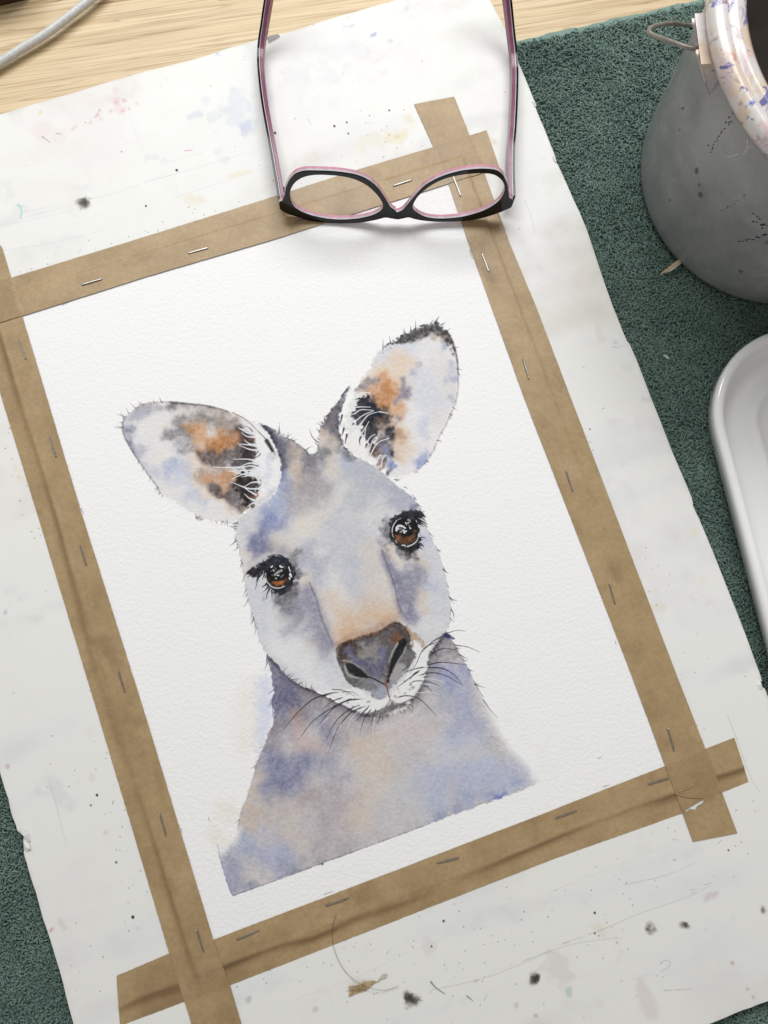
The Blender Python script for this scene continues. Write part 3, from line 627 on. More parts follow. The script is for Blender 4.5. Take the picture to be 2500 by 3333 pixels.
        s.line(RY((560, 1080), (600, 1140)), 3, 2, (225, 228, 232), .9)
        s.line(RY((1180, 900), (1165, 1010), (1100, 1120), (1000, 1190), (880, 1235)), 2, 4.2, (230, 233, 238), .95)
        s.line(RY((730, 1205), (790, 1200), (830, 1235)), 4, 4, (222, 226, 230), .95)
        s.line(RY((1110, 530), (1160, 620), (1185, 720)), 3, 2, (214, 220, 230), .85)
        for a, w in [(((585, 800), (590, 730), (640, 680), (700, 670)), 8), (((640, 680), (740, 690), (820, 740)), 8), (((600, 720), (640, 760)), 7), (((770, 800), (820, 830), (850, 820)), 7), (((780, 860), (820, 870)), 5), (((830, 590), (860, 650)), 4), (((945, 730), (970, 755)), 5), (((880, 600), (920, 600)), 4)]:
            s.line(RY(*a), w, w * .7, (226, 230, 234), .95)
        for a, w in [(((690, 850), (740, 810)), 7), (((910, 520), (950, 560)), 9), (((670, 770), (730, 750)), 4), (((920, 670), (940, 690)), 5)]:
            s.line(RY(*a), w, w * .8, (150, 150, 154), .85)
        for a, w in [(((1100, 330), (1220, 310), (1350, 295)), 6), (((1150, 360), (1290, 380), (1395, 460)), 7), (((1100, 420), (1260, 470), (1380, 550)), 7), (((1120, 500), (1280, 560), (1440, 655)), 7), (((1160, 540), (1290, 620), (1430, 730)), 6), (((1180, 560), (1250, 650), (1340, 720)), 5), (((1150, 610), (1200, 640), (1235, 670)), 5), (((1220, 290), (1300, 350), (1360, 430)), 5), (((1090, 450), (1240, 530), (1370, 610)), 7)]:
            s.line(RY(*a), w, .7, (32, 32, 36), .93)
        for a in [((1210, 1000), (1310, 985), (1400, 1025)), ((1210, 1060), (1260, 1050), (1290, 1060)), ((1220, 1150), (1270, 1170), (1320, 1230)), ((1230, 1190), (1290, 1220), (1335, 1275)), ((1190, 1240), (1240, 1280), (1290, 1340))]:
            s.line(RY(*a), 4, .8, (40, 38, 42), .9)
    eye_l(); eye_r()
    # ---------- whiskers
    for a, w in [(((640, 730), (540, 745), (440, 790), (340, 880), (250, 990)), 4), (((580, 745), (470, 770), (370, 850), (310, 920)), 4), (((800, 775), (680, 790), (560, 850), (450, 930), (355, 1055)), 5), (((660, 765), (590, 790), (530, 835)), 4),
                 (((720, 770), (620, 820), (550, 880), (505, 940)), 5), (((770, 815), (680, 860), (600, 940), (545, 1050)), 4), (((820, 820), (710, 870), (620, 980), (555, 1145)), 4), (((830, 830), (790, 870), (745, 925)), 5), (((850, 840), (800, 910), (770, 1000)), 4),
                 (((880, 840), (860, 890), (845, 955)), 3), (((910, 885), (900, 910), (888, 945)), 4), (((575, 712), (660, 720), (740, 760)), 3), (((640, 730), (720, 730), (760, 755)), 2.5),
                 (((1290, 390), (1200, 440), (1150, 540), (1110, 600)), 3.5), (((1340, 350), (1260, 390), (1190, 460)), 4), (((1210, 560), (1120, 580), (1060, 610)), 4), (((1180, 580), (1100, 640), (1020, 700)), 5), (((1160, 590), (1130, 610), (1110, 645)), 3),
                 (((1220, 550), (1320, 530), (1480, 545)), 4), (((1210, 565), (1320, 570), (1400, 610), (1465, 685)), 5), (((1160, 620), (1250, 600), (1350, 620), (1460, 685)), 4), (((1100, 680), (1150, 655), (1260, 670), (1390, 750)), 3), (((1190, 680), (1230, 700), (1260, 735)), 3),
                 (((1010, 770), (1080, 755), (1160, 770), (1230, 830), (1285, 890)), 4), (((1230, 490), (1320, 440), (1420, 445)), 5), (((1370, 330), (1420, 315), (1480, 318)), 2), (((1410, 415), (1490, 425), (1575, 458)), 2.5), (((1050, 590), (1090, 560), (1130, 520)), 3)]:
        s.line(MD(*a), w, 1.0, (40, 40, 48), .88, .15, taper=.12)
    for a in [((760, 860), (710, 910), (690, 975)), ((870, 900), (860, 980), (850, 1060)), ((1190, 675), (1290, 690), (1390, 750)), ((1160, 735), (1240, 730), (1310, 750)), ((560, 900), (500, 960), (470, 1030)), ((640, 950), (620, 990), (580, 1020)), ((1200, 640), (1300, 650), (1380, 700))]:
        s.line(MD(*a), 3.2, 1.2, (230, 228, 228), .75)
    for a in [((925, 890), (922, 910), (935, 920)), ((950, 885), (955, 900), (952, 910)), ((1040, 855), (1048, 870), (1060, 875)), ((1065, 850), (1075, 865), (1072, 880)), ((1090, 830), (1110, 850), (1130, 870)), ((1100, 815), (1125, 825), (1130, 850))]:
        s.line(MD(*a), 2.5, 1.2, (60, 56, 58), .85)
    # ---------- furry edges
    HC = (98, 94, 104)
    s.hairs(EB((350, 1160), (352, 1050), (380, 968), (430, 880)), 6, 14, (80, 78, 84), .4, 3, .9, .4)
    s.hairs(EB((20, 1040), (100, 1085), (180, 1140), (240, 1190), (268, 1222)), 9, 20, (96, 94, 104), .1, 3, .85, .5, .4)
    s.line(EB((345, 1125), (300, 1080), (275, 1018)), 4, 1.2, HC, .85)
    s.line(EB((345, 1150), (330, 1135), (322, 1100)), 3, 1, HC, .8)
    s.hairs(FC((1180, 130), (1310, 240), (1345, 310), (1385, 380)), 8, 16, (96, 96, 112), .95, 3.2, .85, .25)
    s.hairs(FC((1425, 500), (1492, 640), (1548, 830), (1588, 1020), (1582, 1170)), 8, 18, (110, 108, 118), .9, 3, .8, .3)
    s.line(FC((1530, 780), (1550, 800), (1570, 806)), 4, 1, (84, 82, 92), .9); s.line(FC((1575, 980), (1600, 1000), (1632, 1005)), 4, 1, (84, 82, 92), .9); s.line(FC((1588, 1070), (1605, 1100), (1610, 1138)), 4, 1, (84, 82, 92), .9)
    s.hairs(FC((55, 430), (40, 480), (36, 560), (60, 625)), 8, 24, (100, 98, 104), .8, 3.2, .85, .3, side=-1)
    s.hairs(FC((72, 700), (95, 800), (115, 940), (135, 1030), (158, 1110), (185, 1180), (200, 1270)), 9, 24, (112, 106, 108), 1.05, 3, .8, .2, side=-1)
    s.hairs(MD((35, 180), (75, 300), (85, 370)), 4, 24, (120, 116, 122), 1.0, 3, .8, .25, side=-1)
    s.hairs(MD((240, 580), (300, 645), (400, 705), (470, 725)), 16, 20, (92, 90, 100), .1, 3.2, .85, .35, side=1)
    s.hairs(MD((1240, 480), (1290, 415), (1340, 345)), 8, 22, (54, 54, 64), -.2, 3.5, .9, .3, side=-1)
    s.hairs(MD((1350, 335), (1400, 395), (1450, 480), (1500, 570), (1560, 700)), 9, 24, (74, 76, 96), .8, 3.6, .88, .25)
    s.wash(MD((1335, 340), (1350, 322), (1375, 345), (1410, 372), (1370, 368), (1345, 362)), (44, 50, 84), .9, 1, .3, .2)
    s.hairs(MD((145, 480), (182, 650), (192, 720), (182, 800), (190, 880)), 10, 26, (108, 108, 132), 1.0, 4.5, .85, .25, side=-1)
    s.hairs(NE((335, 255), (305, 330), (275, 395), (250, 465), (232, 545), (198, 625), (180, 700)), 12, 20, (168, 146, 140), 1.0, 4, .75, .25, side=-1)
    s.line(MD((1600, 760), (1580, 730), (1540, 650)), 3, 1.5, (110, 110, 130), .7); s.line(NE((1330, 110), (1365, 160), (1398, 196)), 3.5, 1.2, (100, 100, 116), .75)
    # pencil ticks left on the bare margin
    for a in [((203, 995), (217, 989), (230, 984)), ((1529, 815), (1534, 835), (1541, 845)), ((265, 1655), (275, 1675)), ((680, 2660), (684, 2672)), ((590, 2695), (594, 2710)), ((2001, 2088), (2005, 2100)), ((1946, 2468), (1958, 2463)), ((1962, 2560), (1982, 2554)), ((1055, 2910), (1085, 2900)), ((1245, 1150), (1249, 1152))]:
        s.line(a, 2.5, 1.5, (112, 112, 124), .75)
    s.c[:] = np.clip(s.c, 0, 1) ** (.90 + .06 * np.clip(s.g, -1.6, 2.2))[..., None]
    return s
from mathutils.geometry import delaunay_2d_cdt


def mesh(name, verts, faces, mat=None, parent=None, smooth=False):
    me = bpy.data.meshes.new(name)
    me.from_pydata([tuple(v) for v in verts], [], [tuple(f) for f in faces])
    me.update()
    return link(name, me, mat, parent, smooth)


def link(name, me, mat=None, parent=None, smooth=False):
    o = bpy.data.objects.new(name, me)
    C.objects.link(o)
    if mat:
        me.materials.append(mat)
    if smooth:
        me.polygons.foreach_set('use_smooth', [True] * len(me.polygons))
    if parent:
        o.parent = parent
        o.matrix_parent_inverse = Matrix.Translation(-parent.location)
    return o


def tag(o, label=None, cat=None, group=None, kind=None):
    for k, v in (('label', label), ('category', cat), ('group', group), ('kind', kind)):
        if v:
            o[k] = v
    return o


def thing(name, loc, label, cat, group=None):
    o = bpy.data.objects.new(name, None)
    C.objects.link(o)
    o.location = loc
    o.empty_display_size = .01
    return tag(o, label, cat, group)


def weighted(o, ang=40):
    try:
        o.data.set_sharp_from_angle(angle=math.radians(ang))
    except Exception:
        pass
    return o


def prism(name, outline, z0, z1, mat, parent=None, bev=0.0):
    """a plate with the given outline (world xy) between two heights"""
    bm = bmesh.new()
    vs = [bm.verts.new((p[0], p[1], z0)) for p in outline]
    f = bm.faces.new(vs)
    r = bmesh.ops.extrude_face_region(bm, geom=[f])
    for v in r['geom']:
        if isinstance(v, bmesh.types.BMVert):
            v.co.z = z1
    bmesh.ops.recalc_face_normals(bm, faces=bm.faces)
    if bev:
        ed = [e for e in bm.edges if abs(e.verts[0].co.z - z1) < 1e-6 and abs(e.verts[1].co.z - z1) < 1e-6]
        bmesh.ops.bevel(bm, geom=ed, offset=bev, segments=2, profile=.6, affect='EDGES')
    me = bpy.data.meshes.new(name)
    bm.to_mesh(me)
    bm.free()
    return link(name, me, mat, parent)


def tube(path, rad, n=10, cap=True, flat=1.0):
    """verts and faces of a tube along a 3-D path; rad may vary"""
    P = np.asarray(path, float)
    R = np.broadcast_to(np.asarray(rad, float), (len(P),))
    T = np.gradient(P, axis=0)
    T /= np.linalg.norm(T, axis=1)[:, None]
    upv = np.array([0, 0, 1.])
    V, Fc = [], []
    for p, t, r in zip(P, T, R):
        a = np.cross(t, upv)
        if np.linalg.norm(a) < .05:
            a = np.cross(t, (1, 0, 0))
        a /= np.linalg.norm(a)
        b = np.cross(a, t)
        for k in range(n):
            q = 2 * math.pi * k / n
            V.append(p + r * (a * math.cos(q) + b * math.sin(q) * flat))
    for i in range(len(P) - 1):
        for k in range(n):
            Fc.append((i * n + k, i * n + (k + 1) % n, (i + 1) * n + (k + 1) % n, (i + 1) * n + k))
    if cap:
        Fc.append(tuple(range(n))[::-1])
        Fc.append(tuple((len(P) - 1) * n + k for k in range(n)))
    return V, Fc


def spl3(p, n=8):
    p = np.asarray(p, float)
    q = np.vstack([2 * p[0] - p[1], p, 2 * p[-1] - p[-2]])
    out = []
    t = np.linspace(0, 1, n, endpoint=False)[:, None]
    for i in range(len(q) - 3):
        a, b, c, d = q[i:i + 4]
        out.append(.5 * (2 * b + (c - a) * t + (2 * a - 5 * b + 4 * c - d) * t * t + (3 * b - a - 3 * c + d) * t ** 3))
    return np.vstack(out + [p[-1:]])


def lathe(name, prof, ctr, mat, parent, n=96):
    V, Fc = [], []
    for r, z in prof:
        for k in range(n):
            a = 2 * math.pi * k / n
            V.append((ctr[0] + r * math.cos(a), ctr[1] + r * math.sin(a), z))
    for i in range(len(prof) - 1):
        for k in range(n):
            Fc.append((i * n + k, i * n + (k + 1) % n, (i + 1) * n + (k + 1) % n, (i + 1) * n + k))
    return mesh(name, V, Fc, mat, parent, True)


# ---- materials ----
class NT:
    def __init__(s, name):
        s.m = bpy.data.materials.new(name)
        s.m.use_nodes = True
        s.t = s.m.node_tree
        s.b = s.t.nodes['Principled BSDF']

    def n(s, typ, **kw):
        o = s.t.nodes.new(typ)
        for k, v in kw.items():
            if k.startswith('i_'):
                o.inputs[k[2:].replace('_', ' ')].default_value = v
            else:
                setattr(o, k, v)
        return o

    def l(s, a, b):
        s.t.links.new(a, b)

    def coords(s, scale=(1, 1, 1), rot=(0, 0, 0)):
        g = s.n('ShaderNodeNewGeometry')
        m = s.n('ShaderNodeMapping')
        m.inputs['Scale'].default_value = scale
        m.inputs['Rotation'].default_value = rot
        v = s.n('ShaderNodeVectorRotate', rotation_type='EULER_XYZ')
        v.inputs['Rotation'].default_value = rot
        m.inputs['Rotation'].default_value = (0, 0, 0)
        s.l(g.outputs['Position'], v.inputs['Vector'])
        s.l(v.outputs['Vector'], m.inputs['Vector'])
        return m.outputs['Vector']

    def noise(s, vec, scale, detail=4, rough=.55, dist=0.):
        o = s.n('ShaderNodeTexNoise')
        o.inputs['Scale'].default_value = scale
        o.inputs['Detail'].default_value = detail
        o.inputs['Roughness'].default_value = rough
        o.inputs['Distortion'].default_value = dist
        s.l(vec, o.inputs['Vector'])
        return o.outputs['Fac']

    def ramp(s, fac, stops):
        o = s.n('ShaderNodeValToRGB')
        e = o.color_ramp.elements
        while len(e) < len(stops):
            e.new(.5)
        for k, (p, c) in zip(e, stops):
            k.position = p
            k.color = tuple(c) + (1,) if len(c) == 3 else c
        s.l(fac, o.inputs['Fac'])
        return o.outputs['Color']

    def mix(s, fac, a, b, mode='MIX'):
        o = s.n('ShaderNodeMix', data_type='RGBA', blend_type=mode)
        for v, k in ((fac, 0), (a, 6), (b, 7)):
            if hasattr(v, 'is_linked'):
                s.l(v, o.inputs[k])
            else:
                o.inputs[k].default_value = v if k == 0 else tuple(v) + (1,)
        return o.outputs[2]

    def bump(s, h, dist, strength=1.0, prev=None):
        o = s.n('ShaderNodeBump')
        o.inputs['Distance'].default_value = dist
        o.inputs['Strength'].default_value = strength
        s.l(h, o.inputs['Height'])
        if prev:
            s.l(prev, o.inputs['Normal'])
        return o.outputs['Normal']

    def done(s, col=None, rough=None, normal=None, **kw):
        for v, k in ((col, 'Base Color'), (rough, 'Roughness'), (normal, 'Normal')):
            if v is None:
                continue
            if hasattr(v, 'is_linked'):
                s.l(v, s.b.inputs[k])
            else:
                s.b.inputs[k].default_value = tuple(v) + (1,) if k == 'Base Color' else v
        for k, v in kw.items():
            s.b.inputs[k.replace('_', ' ')].default_value = v
        return s.m


def lin(*c):
    c = np.array(c, float) / 255
    return tuple(np.where(c <= .04045, c / 12.92, ((c + .055) / 1.055) ** 2.4))


def plain(name, col, rough=.5, grain=0., gs=300, **kw):
    m = NT(name)
    v = m.coords()
    nf = m.noise(v, gs, 3)
    k = m.ramp(nf, [(.3, tuple(x * (1 - grain) for x in col)), (.7, tuple(min(1, x * (1 + grain)) for x in col))])
    return m.done(k, rough, **kw)


def sheet_image(name, s):
    """the painted marks as an image made here, in memory"""
    im = bpy.data.images.new(name, s.W, s.H)
    px = np.ones((s.H, s.W, 4), np.float32)
    px[..., :3] = np.clip(s.c[::-1], 0, 1)
    im.pixels.foreach_set(px.ravel())
    im.update()
    im.pack()
    return im


def sheet_uv(o, s):
    me = o.data
    co = np.zeros(len(me.vertices) * 3, np.float32)
    me.vertices.foreach_get('co', co)
    co = co.reshape(-1, 3)[:, :2] + np.array(o.location)[:2]
    q = ((co @ BP + NP) * 1000 - (s.x0, s.y0)) * s.d / (s.W, s.H)
    q[:, 1] = 1 - q[:, 1]
    li = np.zeros(len(me.loops), np.int32)
    me.loops.foreach_get('vertex_index', li)
    uv = me.uv_layers.new(name='sheet')
    uv.data.foreach_set('uv', q[li].astype(np.float32).ravel())
# ---- the drawing board's years of stains, pin holes and pencil lines ----
Z1, Z2, Z4, Z5, Z6, Z8 = zm(0, 0, 1.8433), zm(800, 0, 1.659), zm(1700, 1000, 1.701), zm(1700, 2200, 1.9525), zm(0, 2300, 1.8433), zm(800, 2500, 1.659)
BOARD = np.array([(-590, 544), (-300, 459), (0, 372), (90, 346), (179, 321), (260, 296), (368, 263), (472, 233), (560, 211), (651, 187), (750, 155), (841, 128), (872, 121), (896, 112), (925, 108), (1059, 66), (1140, 43), (1222, 18), (1294, -2),
                  (1420, -38), (1530, -68), (1560, -62), (1578, -32), (1595, 1), (1622, 52), (1636, 80), (1650, 110), (1664, 150), (1683, 197), (1737, 323), (1741, 344), (1770, 415), (1802, 497), (1806, 520), (1812, 528), (1850, 612), (1909, 749), (1996, 1000), (2041, 1110), (2050, 1122),
                  (2120, 1298), (2188, 1470), (2250, 1620), (2256, 1648), (2288, 1717), (2330, 1822), (2410, 2026), (2474, 2196), (2474, 2222), (2478, 2238), (2486, 2243), (2500, 2272), (2600, 2540), (2690, 2780), (2775, 2990), (2790, 3060), (2776, 3125), (2730, 3168), (2500, 3260), (2420, 3288), (2309, 3333), (2100, 3413),
                  (1500, 3640), (900, 3866), (475, 4035), (400, 3830), (320, 3575), (241, 3333), (205, 3200), (168, 3076), (130, 2950), (96, 2835), (82, 2790), (78, 2764), (84, 2752), (76, 2738), (80, 2718), (70, 2712), (58, 2704), (46, 2672), (33, 2622), (28, 2600), (0, 2515), (-120, 2135), (-330, 1440)], float)


def paint_board():
    q = paper_mm(BOARD)
    a, b = q.min(0) - 2, q.max(0) + 2
    s = Sheet(a[0], a[1], b[0] - a[0], b[1] - a[1], 3.0, paper_mm, 40, (247, 247, 245))
    r = s.rng
    s.wk = .26
    ox, oy = s.W, s.H
    # broad handling grime and old washes
    big = gnoise((s.H, s.W), 26 * s.d, 70); mid = blur(np.repeat(gnoise((s.H, s.W // 5 + 1), 4 * s.d, 71), 5, 1)[:, :s.W], 4)
    st1 = gnoise((s.H // 8 + 1, s.W), 2.2 * s.d, 73)
    st1 = np.repeat(st1, 8, 0)[:s.H]
    for f, col, k in ((big * .6 + mid * .5 + s.f * .3, (212, 211, 203), .36), (-big * .5 + mid * .7 + s.f * .3, (218, 225, 238), .26), (np.roll(big, 300, 1) * .7 + mid * .5, (236, 226, 212), .3), (np.roll(big, 500, 0) + s.f * .4, (232, 218, 222), .25)):
        m = np.clip((f - .5) * .6, 0, 1)[..., None] * k
        s.c = s.c * (1 - m) + np.array(col, np.float32) / 255 * m
    # listed stains
    S = lambda pts, rad, col, al=.6: s.blob(pts, np.asarray(rad) * 1.15, np.asarray(col, float) * 1.04 - 10, al * .68, .3, 1.0)
    S(Z2((545, 150), (575, 145)), 14, (150, 165, 220), .75); S(Z2((680, 195), (695, 188), (665, 200)), 8, (130, 150, 225), .8); S(Z2((785, 222)), 8, (190, 215, 240), .8); S(Z2((862, 45)), 7, (205, 212, 238), .8); S(Z2((548, 95)), 4, (120, 150, 190), .8)
    S(Z2((640, 370), (560, 250), (450, 300), (380, 450), (250, 400)), 60, (224, 228, 242), .55); S(Z2((700, 370), (630, 340)), 45, (240, 228, 232), .5); S(Z2((980, 10), (1050, 30)), 40, (240, 226, 230), .5)
    S(Z2((880, 640), (940, 690), (820, 740), (760, 730), (860, 710)), 26, (240, 226, 180), .75); S(Z2((680, 760), (640, 780), (720, 750)), 30, (240, 232, 206), .6); S(Z2((815, 735)), 10, (226, 212, 160), .8)
    S(Z2((260, 880), (340, 860), (120, 960)), 24, (240, 232, 212), .6); S(Z2((1310, 740), (1320, 760)), 14, (226, 210, 190), .7)
    S(Z1((1300, 320), (1330, 420), (1350, 470), (1375, 530)), 16, (200, 212, 238), .75); S(Z1((1300, 318)), 9, (170, 190, 230), .7)
    S(Z1((1400, 560), (1460, 620), (1420, 700), (1500, 760), (1560, 600), (1440, 800), (1450, 770)), 40, (206, 217, 242), .6); S(Z1((1440, 790), (1470, 760)), 20, (190, 205, 240), .7)
    S(Z1((1250, 600), (1270, 700), (1290, 800), (1310, 900), (1330, 950)), 20, (214, 224, 240), .6); S(Z1((1160, 690), (1190, 685), (1130, 700)), 14, (190, 205, 240), .6)
    S(Z1((890, 950), (920, 960)), 18, (188, 206, 238), .75); S(Z1((980, 960), (960, 970)), 14, (205, 218, 240), .6); S(Z1((540, 1090), (600, 1080), (500, 1110)), 26, (226, 228, 242), .5)
    S(Z1((690, 600), (700, 650), (680, 540), (720, 680), (740, 660)), 12, (244, 206, 208), .6)
    for p in [(585, 690), (540, 735), (455, 760), (440, 775), (610, 715), (735, 665), (660, 670), (780, 650), (740, 610), (820, 620), (690, 620)]:
        S(Z1(p), 8, (238, 170, 176), .6)
    S(Z1((300, 750), (380, 790), (250, 790)), 34, (246, 226, 222), .6); S(Z1((255, 670)), 10, (226, 226, 150), .8)
    s.line(Z1((255, 820), (300, 855)), 6, 3, (190, 180, 160), .7); s.line(Z1((340, 800), (370, 805)), 5, 3, (196, 176, 160), .7); s.line(Z1((600, 655), (580, 690), (570, 705)), 4, 3, (200, 170, 160), .6)
    s.line(Z1((108, 1230), (125, 1250), (130, 1280), (122, 1310)), 7, 4, (160, 224, 216), .8); s.line(Z1((115, 1232), (140, 1240)), 5, 3, (170, 226, 220), .7)
    s.line(Z1((1110, 905), (1155, 900)), 4, 3, (228, 170, 210), .8); s.line(Z1((1370, 1060), (1450, 1040), (1500, 1030)), 8, 5, (240, 230, 186), .75, soft=2); S(Z1((1150, 1210), (1130, 1205), (1200, 1200)), 18, (242, 228, 196), .6)
    S(Z1((560, 400), (330, 590), (450, 1180)), 60, (232, 230, 226), .5)
    S(Z4((430, 130), (445, 165), (420, 110)), 16, (240, 214, 210), .6); S(Z4((510, 195)), 8, (200, 210, 228), .8); s.line(Z4((500, 220), (530, 222), (570, 205)), 4, 2, (205, 205, 208), .7); S(Z4((670, 505), (690, 510)), 14, (216, 214, 208), .7); S(Z4((590, 330)), 20, (226, 226, 222), .6)
    S(Z4((550, 870), (570, 865)), 10, (220, 230, 238), .6); S(Z4((960, 1250)), 14, (238, 238, 206), .7); S(Z4((760, 1670)), 18, (238, 234, 212), .7); S(Z4((1000, 1510), (740, 1570)), 10, (240, 236, 206), .7); S(Z4((980, 1640)), 26, (228, 226, 232), .5)
    s.line(Z4((250, 1170), (180, 1050)), 2, 1, (226, 226, 226), .5)
    S(zm(1280, 480, 3.77)((1550, 1000)), 5, (150, 150, 210), .4); S(zm(1600, 0, 1.843)((262, 1470)), 5, (170, 172, 232), .9); S(zm(1600, 0, 1.843)((350, 1180), (260, 1160)), 24, (226, 230, 216), .6); s.line(zm(1600, 0, 1.843)((200, 1200), (240, 1300), (262, 1400)), 2.5, 1.5, (206, 206, 200), .6); S(zm(1600, 0, 1.843)((280, 1600), (270, 1700)), 10, (224, 226, 240), .6)
    S(Z5((795, 965), (780, 940), (815, 985)), 11, (196, 202, 222), .8); S(Z5((1475, 858)), 7, (206, 180, 130), .8); S(Z5((1020, 872)), 5, (120, 190, 210), .8); S(Z5((1330, 1830)), 7, (224, 150, 140), .8)
    S(Z5((540, 1680), (520, 1640), (570, 1710)), 42, (228, 226, 192), .65); S(Z5((1210, 1405), (1230, 1395), (1185, 1408)), 14, (220, 196, 206), .75); S(Z5((755, 1990), (790, 2050), (820, 2130), (740, 1960)), 30, (224, 206, 206), .55)
    S(Z5((300, 2000)), 13, (176, 216, 198), .8); S(Z5((180, 1850), (240, 1870)), 40, (220, 206, 206), .5); S(Z5((85, 2155), (388, 2170), (1437, 1990), (1470, 2040)), 6, (150, 146, 140), .5); S(Z5((1345, 240)), 6, (214, 200, 176), .6)
    for p, rx in [((795, 1590), 20), ((1035, 1575), 15), ((1528, 1478), 13), ((82, 1925), 20)]:
        c = Z5(p)[0]
        for k in range(5):
            S([c + r.normal(0, rx * .28, 2) for _ in range(2)], rx * r.uniform(.5, .9), (88, 83, 76), .5)
        S([c], rx * .42, (56, 53, 49), .7)
    for c, rx in [(Z8((898, 1255))[0], 26), (Z8((880, 1235))[0], 14), (Z1((505, 1210))[0], 22), (Z8((1565, 1140))[0], 18)]:
        for k in range(7):
            S([c + r.normal(0, rx * .28, 2) for _ in range(2)], rx * r.uniform(.5, .85), (92, 88, 80), .45)
        S([c], rx * .4, (60, 57, 53), .55)
        for k in range(26):
            p = c + r.normal(0, rx * .45, 2)
            s.line([p, p + r.normal(0, 6, 2)], 1.6, 1, (46, 44, 44), .6)
    s.line(Z8((1000, 1155), (1020, 1180), (1045, 1200), (1075, 1220)), 6, 3, (120, 124, 122), .75, .4); s.line(Z8((1195, 1232), (1228, 1258)), 5, 2, (120, 122, 118), .7); s.line(Z8((1285, 1255), (1302, 1226)), 2.5, 1.5, (150, 150, 150), .6)
    S(Z8((375, 1305), (1240, 1155), (1455, 1285), (20, 1255)), 10, (196, 194, 184), .7); S(Z8((770, 985)), 7, (186, 184, 180), .7); S(Z8((990, 975)), 30, (224, 216, 222), .6)
    S(Z6((303, 1335), (310, 1330)), 10, (198, 76, 84), .85); S(Z6((42, 360)), 8, (206, 160, 180), .7); S(Z6((330, 520), (380, 590), (310, 480)), 36, (216, 226, 230), .6); S(Z6((625, 640), (640, 730), (560, 420)), 16, (228, 222, 204), .7); S(Z6((375, 1290), (385, 1330)), 14, (216, 214, 196), .7); S(Z6((820, 1340), (1490, 1770)), 10, (204, 202, 190), .7)
    s.line(Z6((305, 475), (340, 600), (370, 720), (405, 860)), 3, 1.5, (196, 210, 216), .6)
    S([(30, 640), (60, 690), (15, 610)], 24, (222, 230, 224), .5); S([(55, 1525), (70, 1560)], 16, (240, 228, 200), .6); S([(30, 1940), (60, 1930)], 30, (205, 224, 226), .6); S([(20, 1990)], 8, (160, 190, 206), .7)
    # pencil and knife lines along the board
    for a in [((0, 735), (150, 705), (330, 655)), ((80, 690), (330, 640)), ((560, 1190 / 1.84), (760, 580), (880, 540))]:
        s.line(a, 1.8, 1.2, (206, 206, 206), .5)
    for f, a in [(Z5, ((180, 1365), (420, 1270), (700, 1160), (1010, 1035))), (Z8, ((240, 1255), (560, 1140), (820, 1020), (1100, 895), (1165, 870)))]:
        s.line(f(*a), 3.0, 1.5, (250, 250, 248), .8); s.line(f(*a) + (0, 2.4), 1.4, 1, (196, 194, 188), .6)
    for f, a in [(Z5, ((420, 1645), (560, 1590), (760, 1505), (1050, 1405), (1200, 1330))), (Z5, ((260, 1700), (400, 1650))), (Z8, ((1000, 1200), (1300, 1130), (1650, 990))), (Z5, ((0, 1815), (300, 1710), (640, 1660))), (Z5, ((640, 1330), (900, 1270), (1100, 1190))), (Z5, ((1300, 240), (1370, 420), (1450, 640), (1510, 740)))]:
        s.line(f(*a), 2.2, 1.4, (176, 174, 170), .55, .6)
    for f, a in [(Z5, ((1070, 1360), (1110, 1355))), (Z5, ((1155, 1330), (1205, 1312))), (Z5, ((1100, 1375), (1075, 1380))), (Z5, ((260, 1700), (300, 1692))), (Z5, ((900, 2000), (1080, 1990))), (Z5, ((875, 1830), (905, 1810), (940, 1818), (930, 1850), (880, 1880)))]:
        s.line(f(*a), 2.4, 1.4, (160, 158, 154), .6, .8)
    for f, a in [(Z1, ((540, 1195), (700, 1155), (860, 1100), (1060, 1040))), (Z1, ((0, 1345), (240, 1280), (470, 1220))), (Z1, ((1000, 975), (1250, 905))), (Z1, ((870, 1090), (1100, 1030), (1300, 970), (1560, 900))), (Z1, ((30, 1500), (300, 1460), (620, 1380)))]:
        s.line(f(*a), 1.8, 1.2, (204, 206, 208), .6, .5)
    for k in range(46):
        p = np.array([r.uniform(0, 2500), r.uniform(100, 3333)])
        l = r.uniform(40, 260); a = (-.31 if r.random() < .7 else 1.26) + r.normal(0, .03)
        s.line([p, p + (l * .5 * math.cos(a), l * .5 * math.sin(a)), p + (l * math.cos(a), l * math.sin(a))], 1.5, 1, (212, 210, 206), r.uniform(.2, .55), .6)
    # pin and staple holes
    for (f, c, sx, sy, n) in [((0, 0), (700, 720), 260, 34, 40), ((0, 0), (330, 810), 280, 26, 34), ((0, 0), (1150, 480), 220, 60, 34), ((0, 0), (2000, 2900), 220, 130, 60), ((0, 0), (1500, 3080), 260, 110, 70), ((0, 0), (950, 3230), 200, 80, 40), ((0, 0), (2330, 2600), 90, 170, 30),
                              ((0, 0), (380, 2560), 30, 160, 22), ((0, 0), (470, 2850), 60, 130, 24), ((0, 0), (60, 1560), 40, 250, 22), ((0, 0), (1930, 1500), 60, 330, 24), ((0, 0), (2180, 2000), 80, 260, 24), ((0, 0), (250, 2420), 120, 200, 14), ((0, 0), (700, 300), 300, 120, 26), ((0, 0), (260, 3050), 80, 200, 12)]:
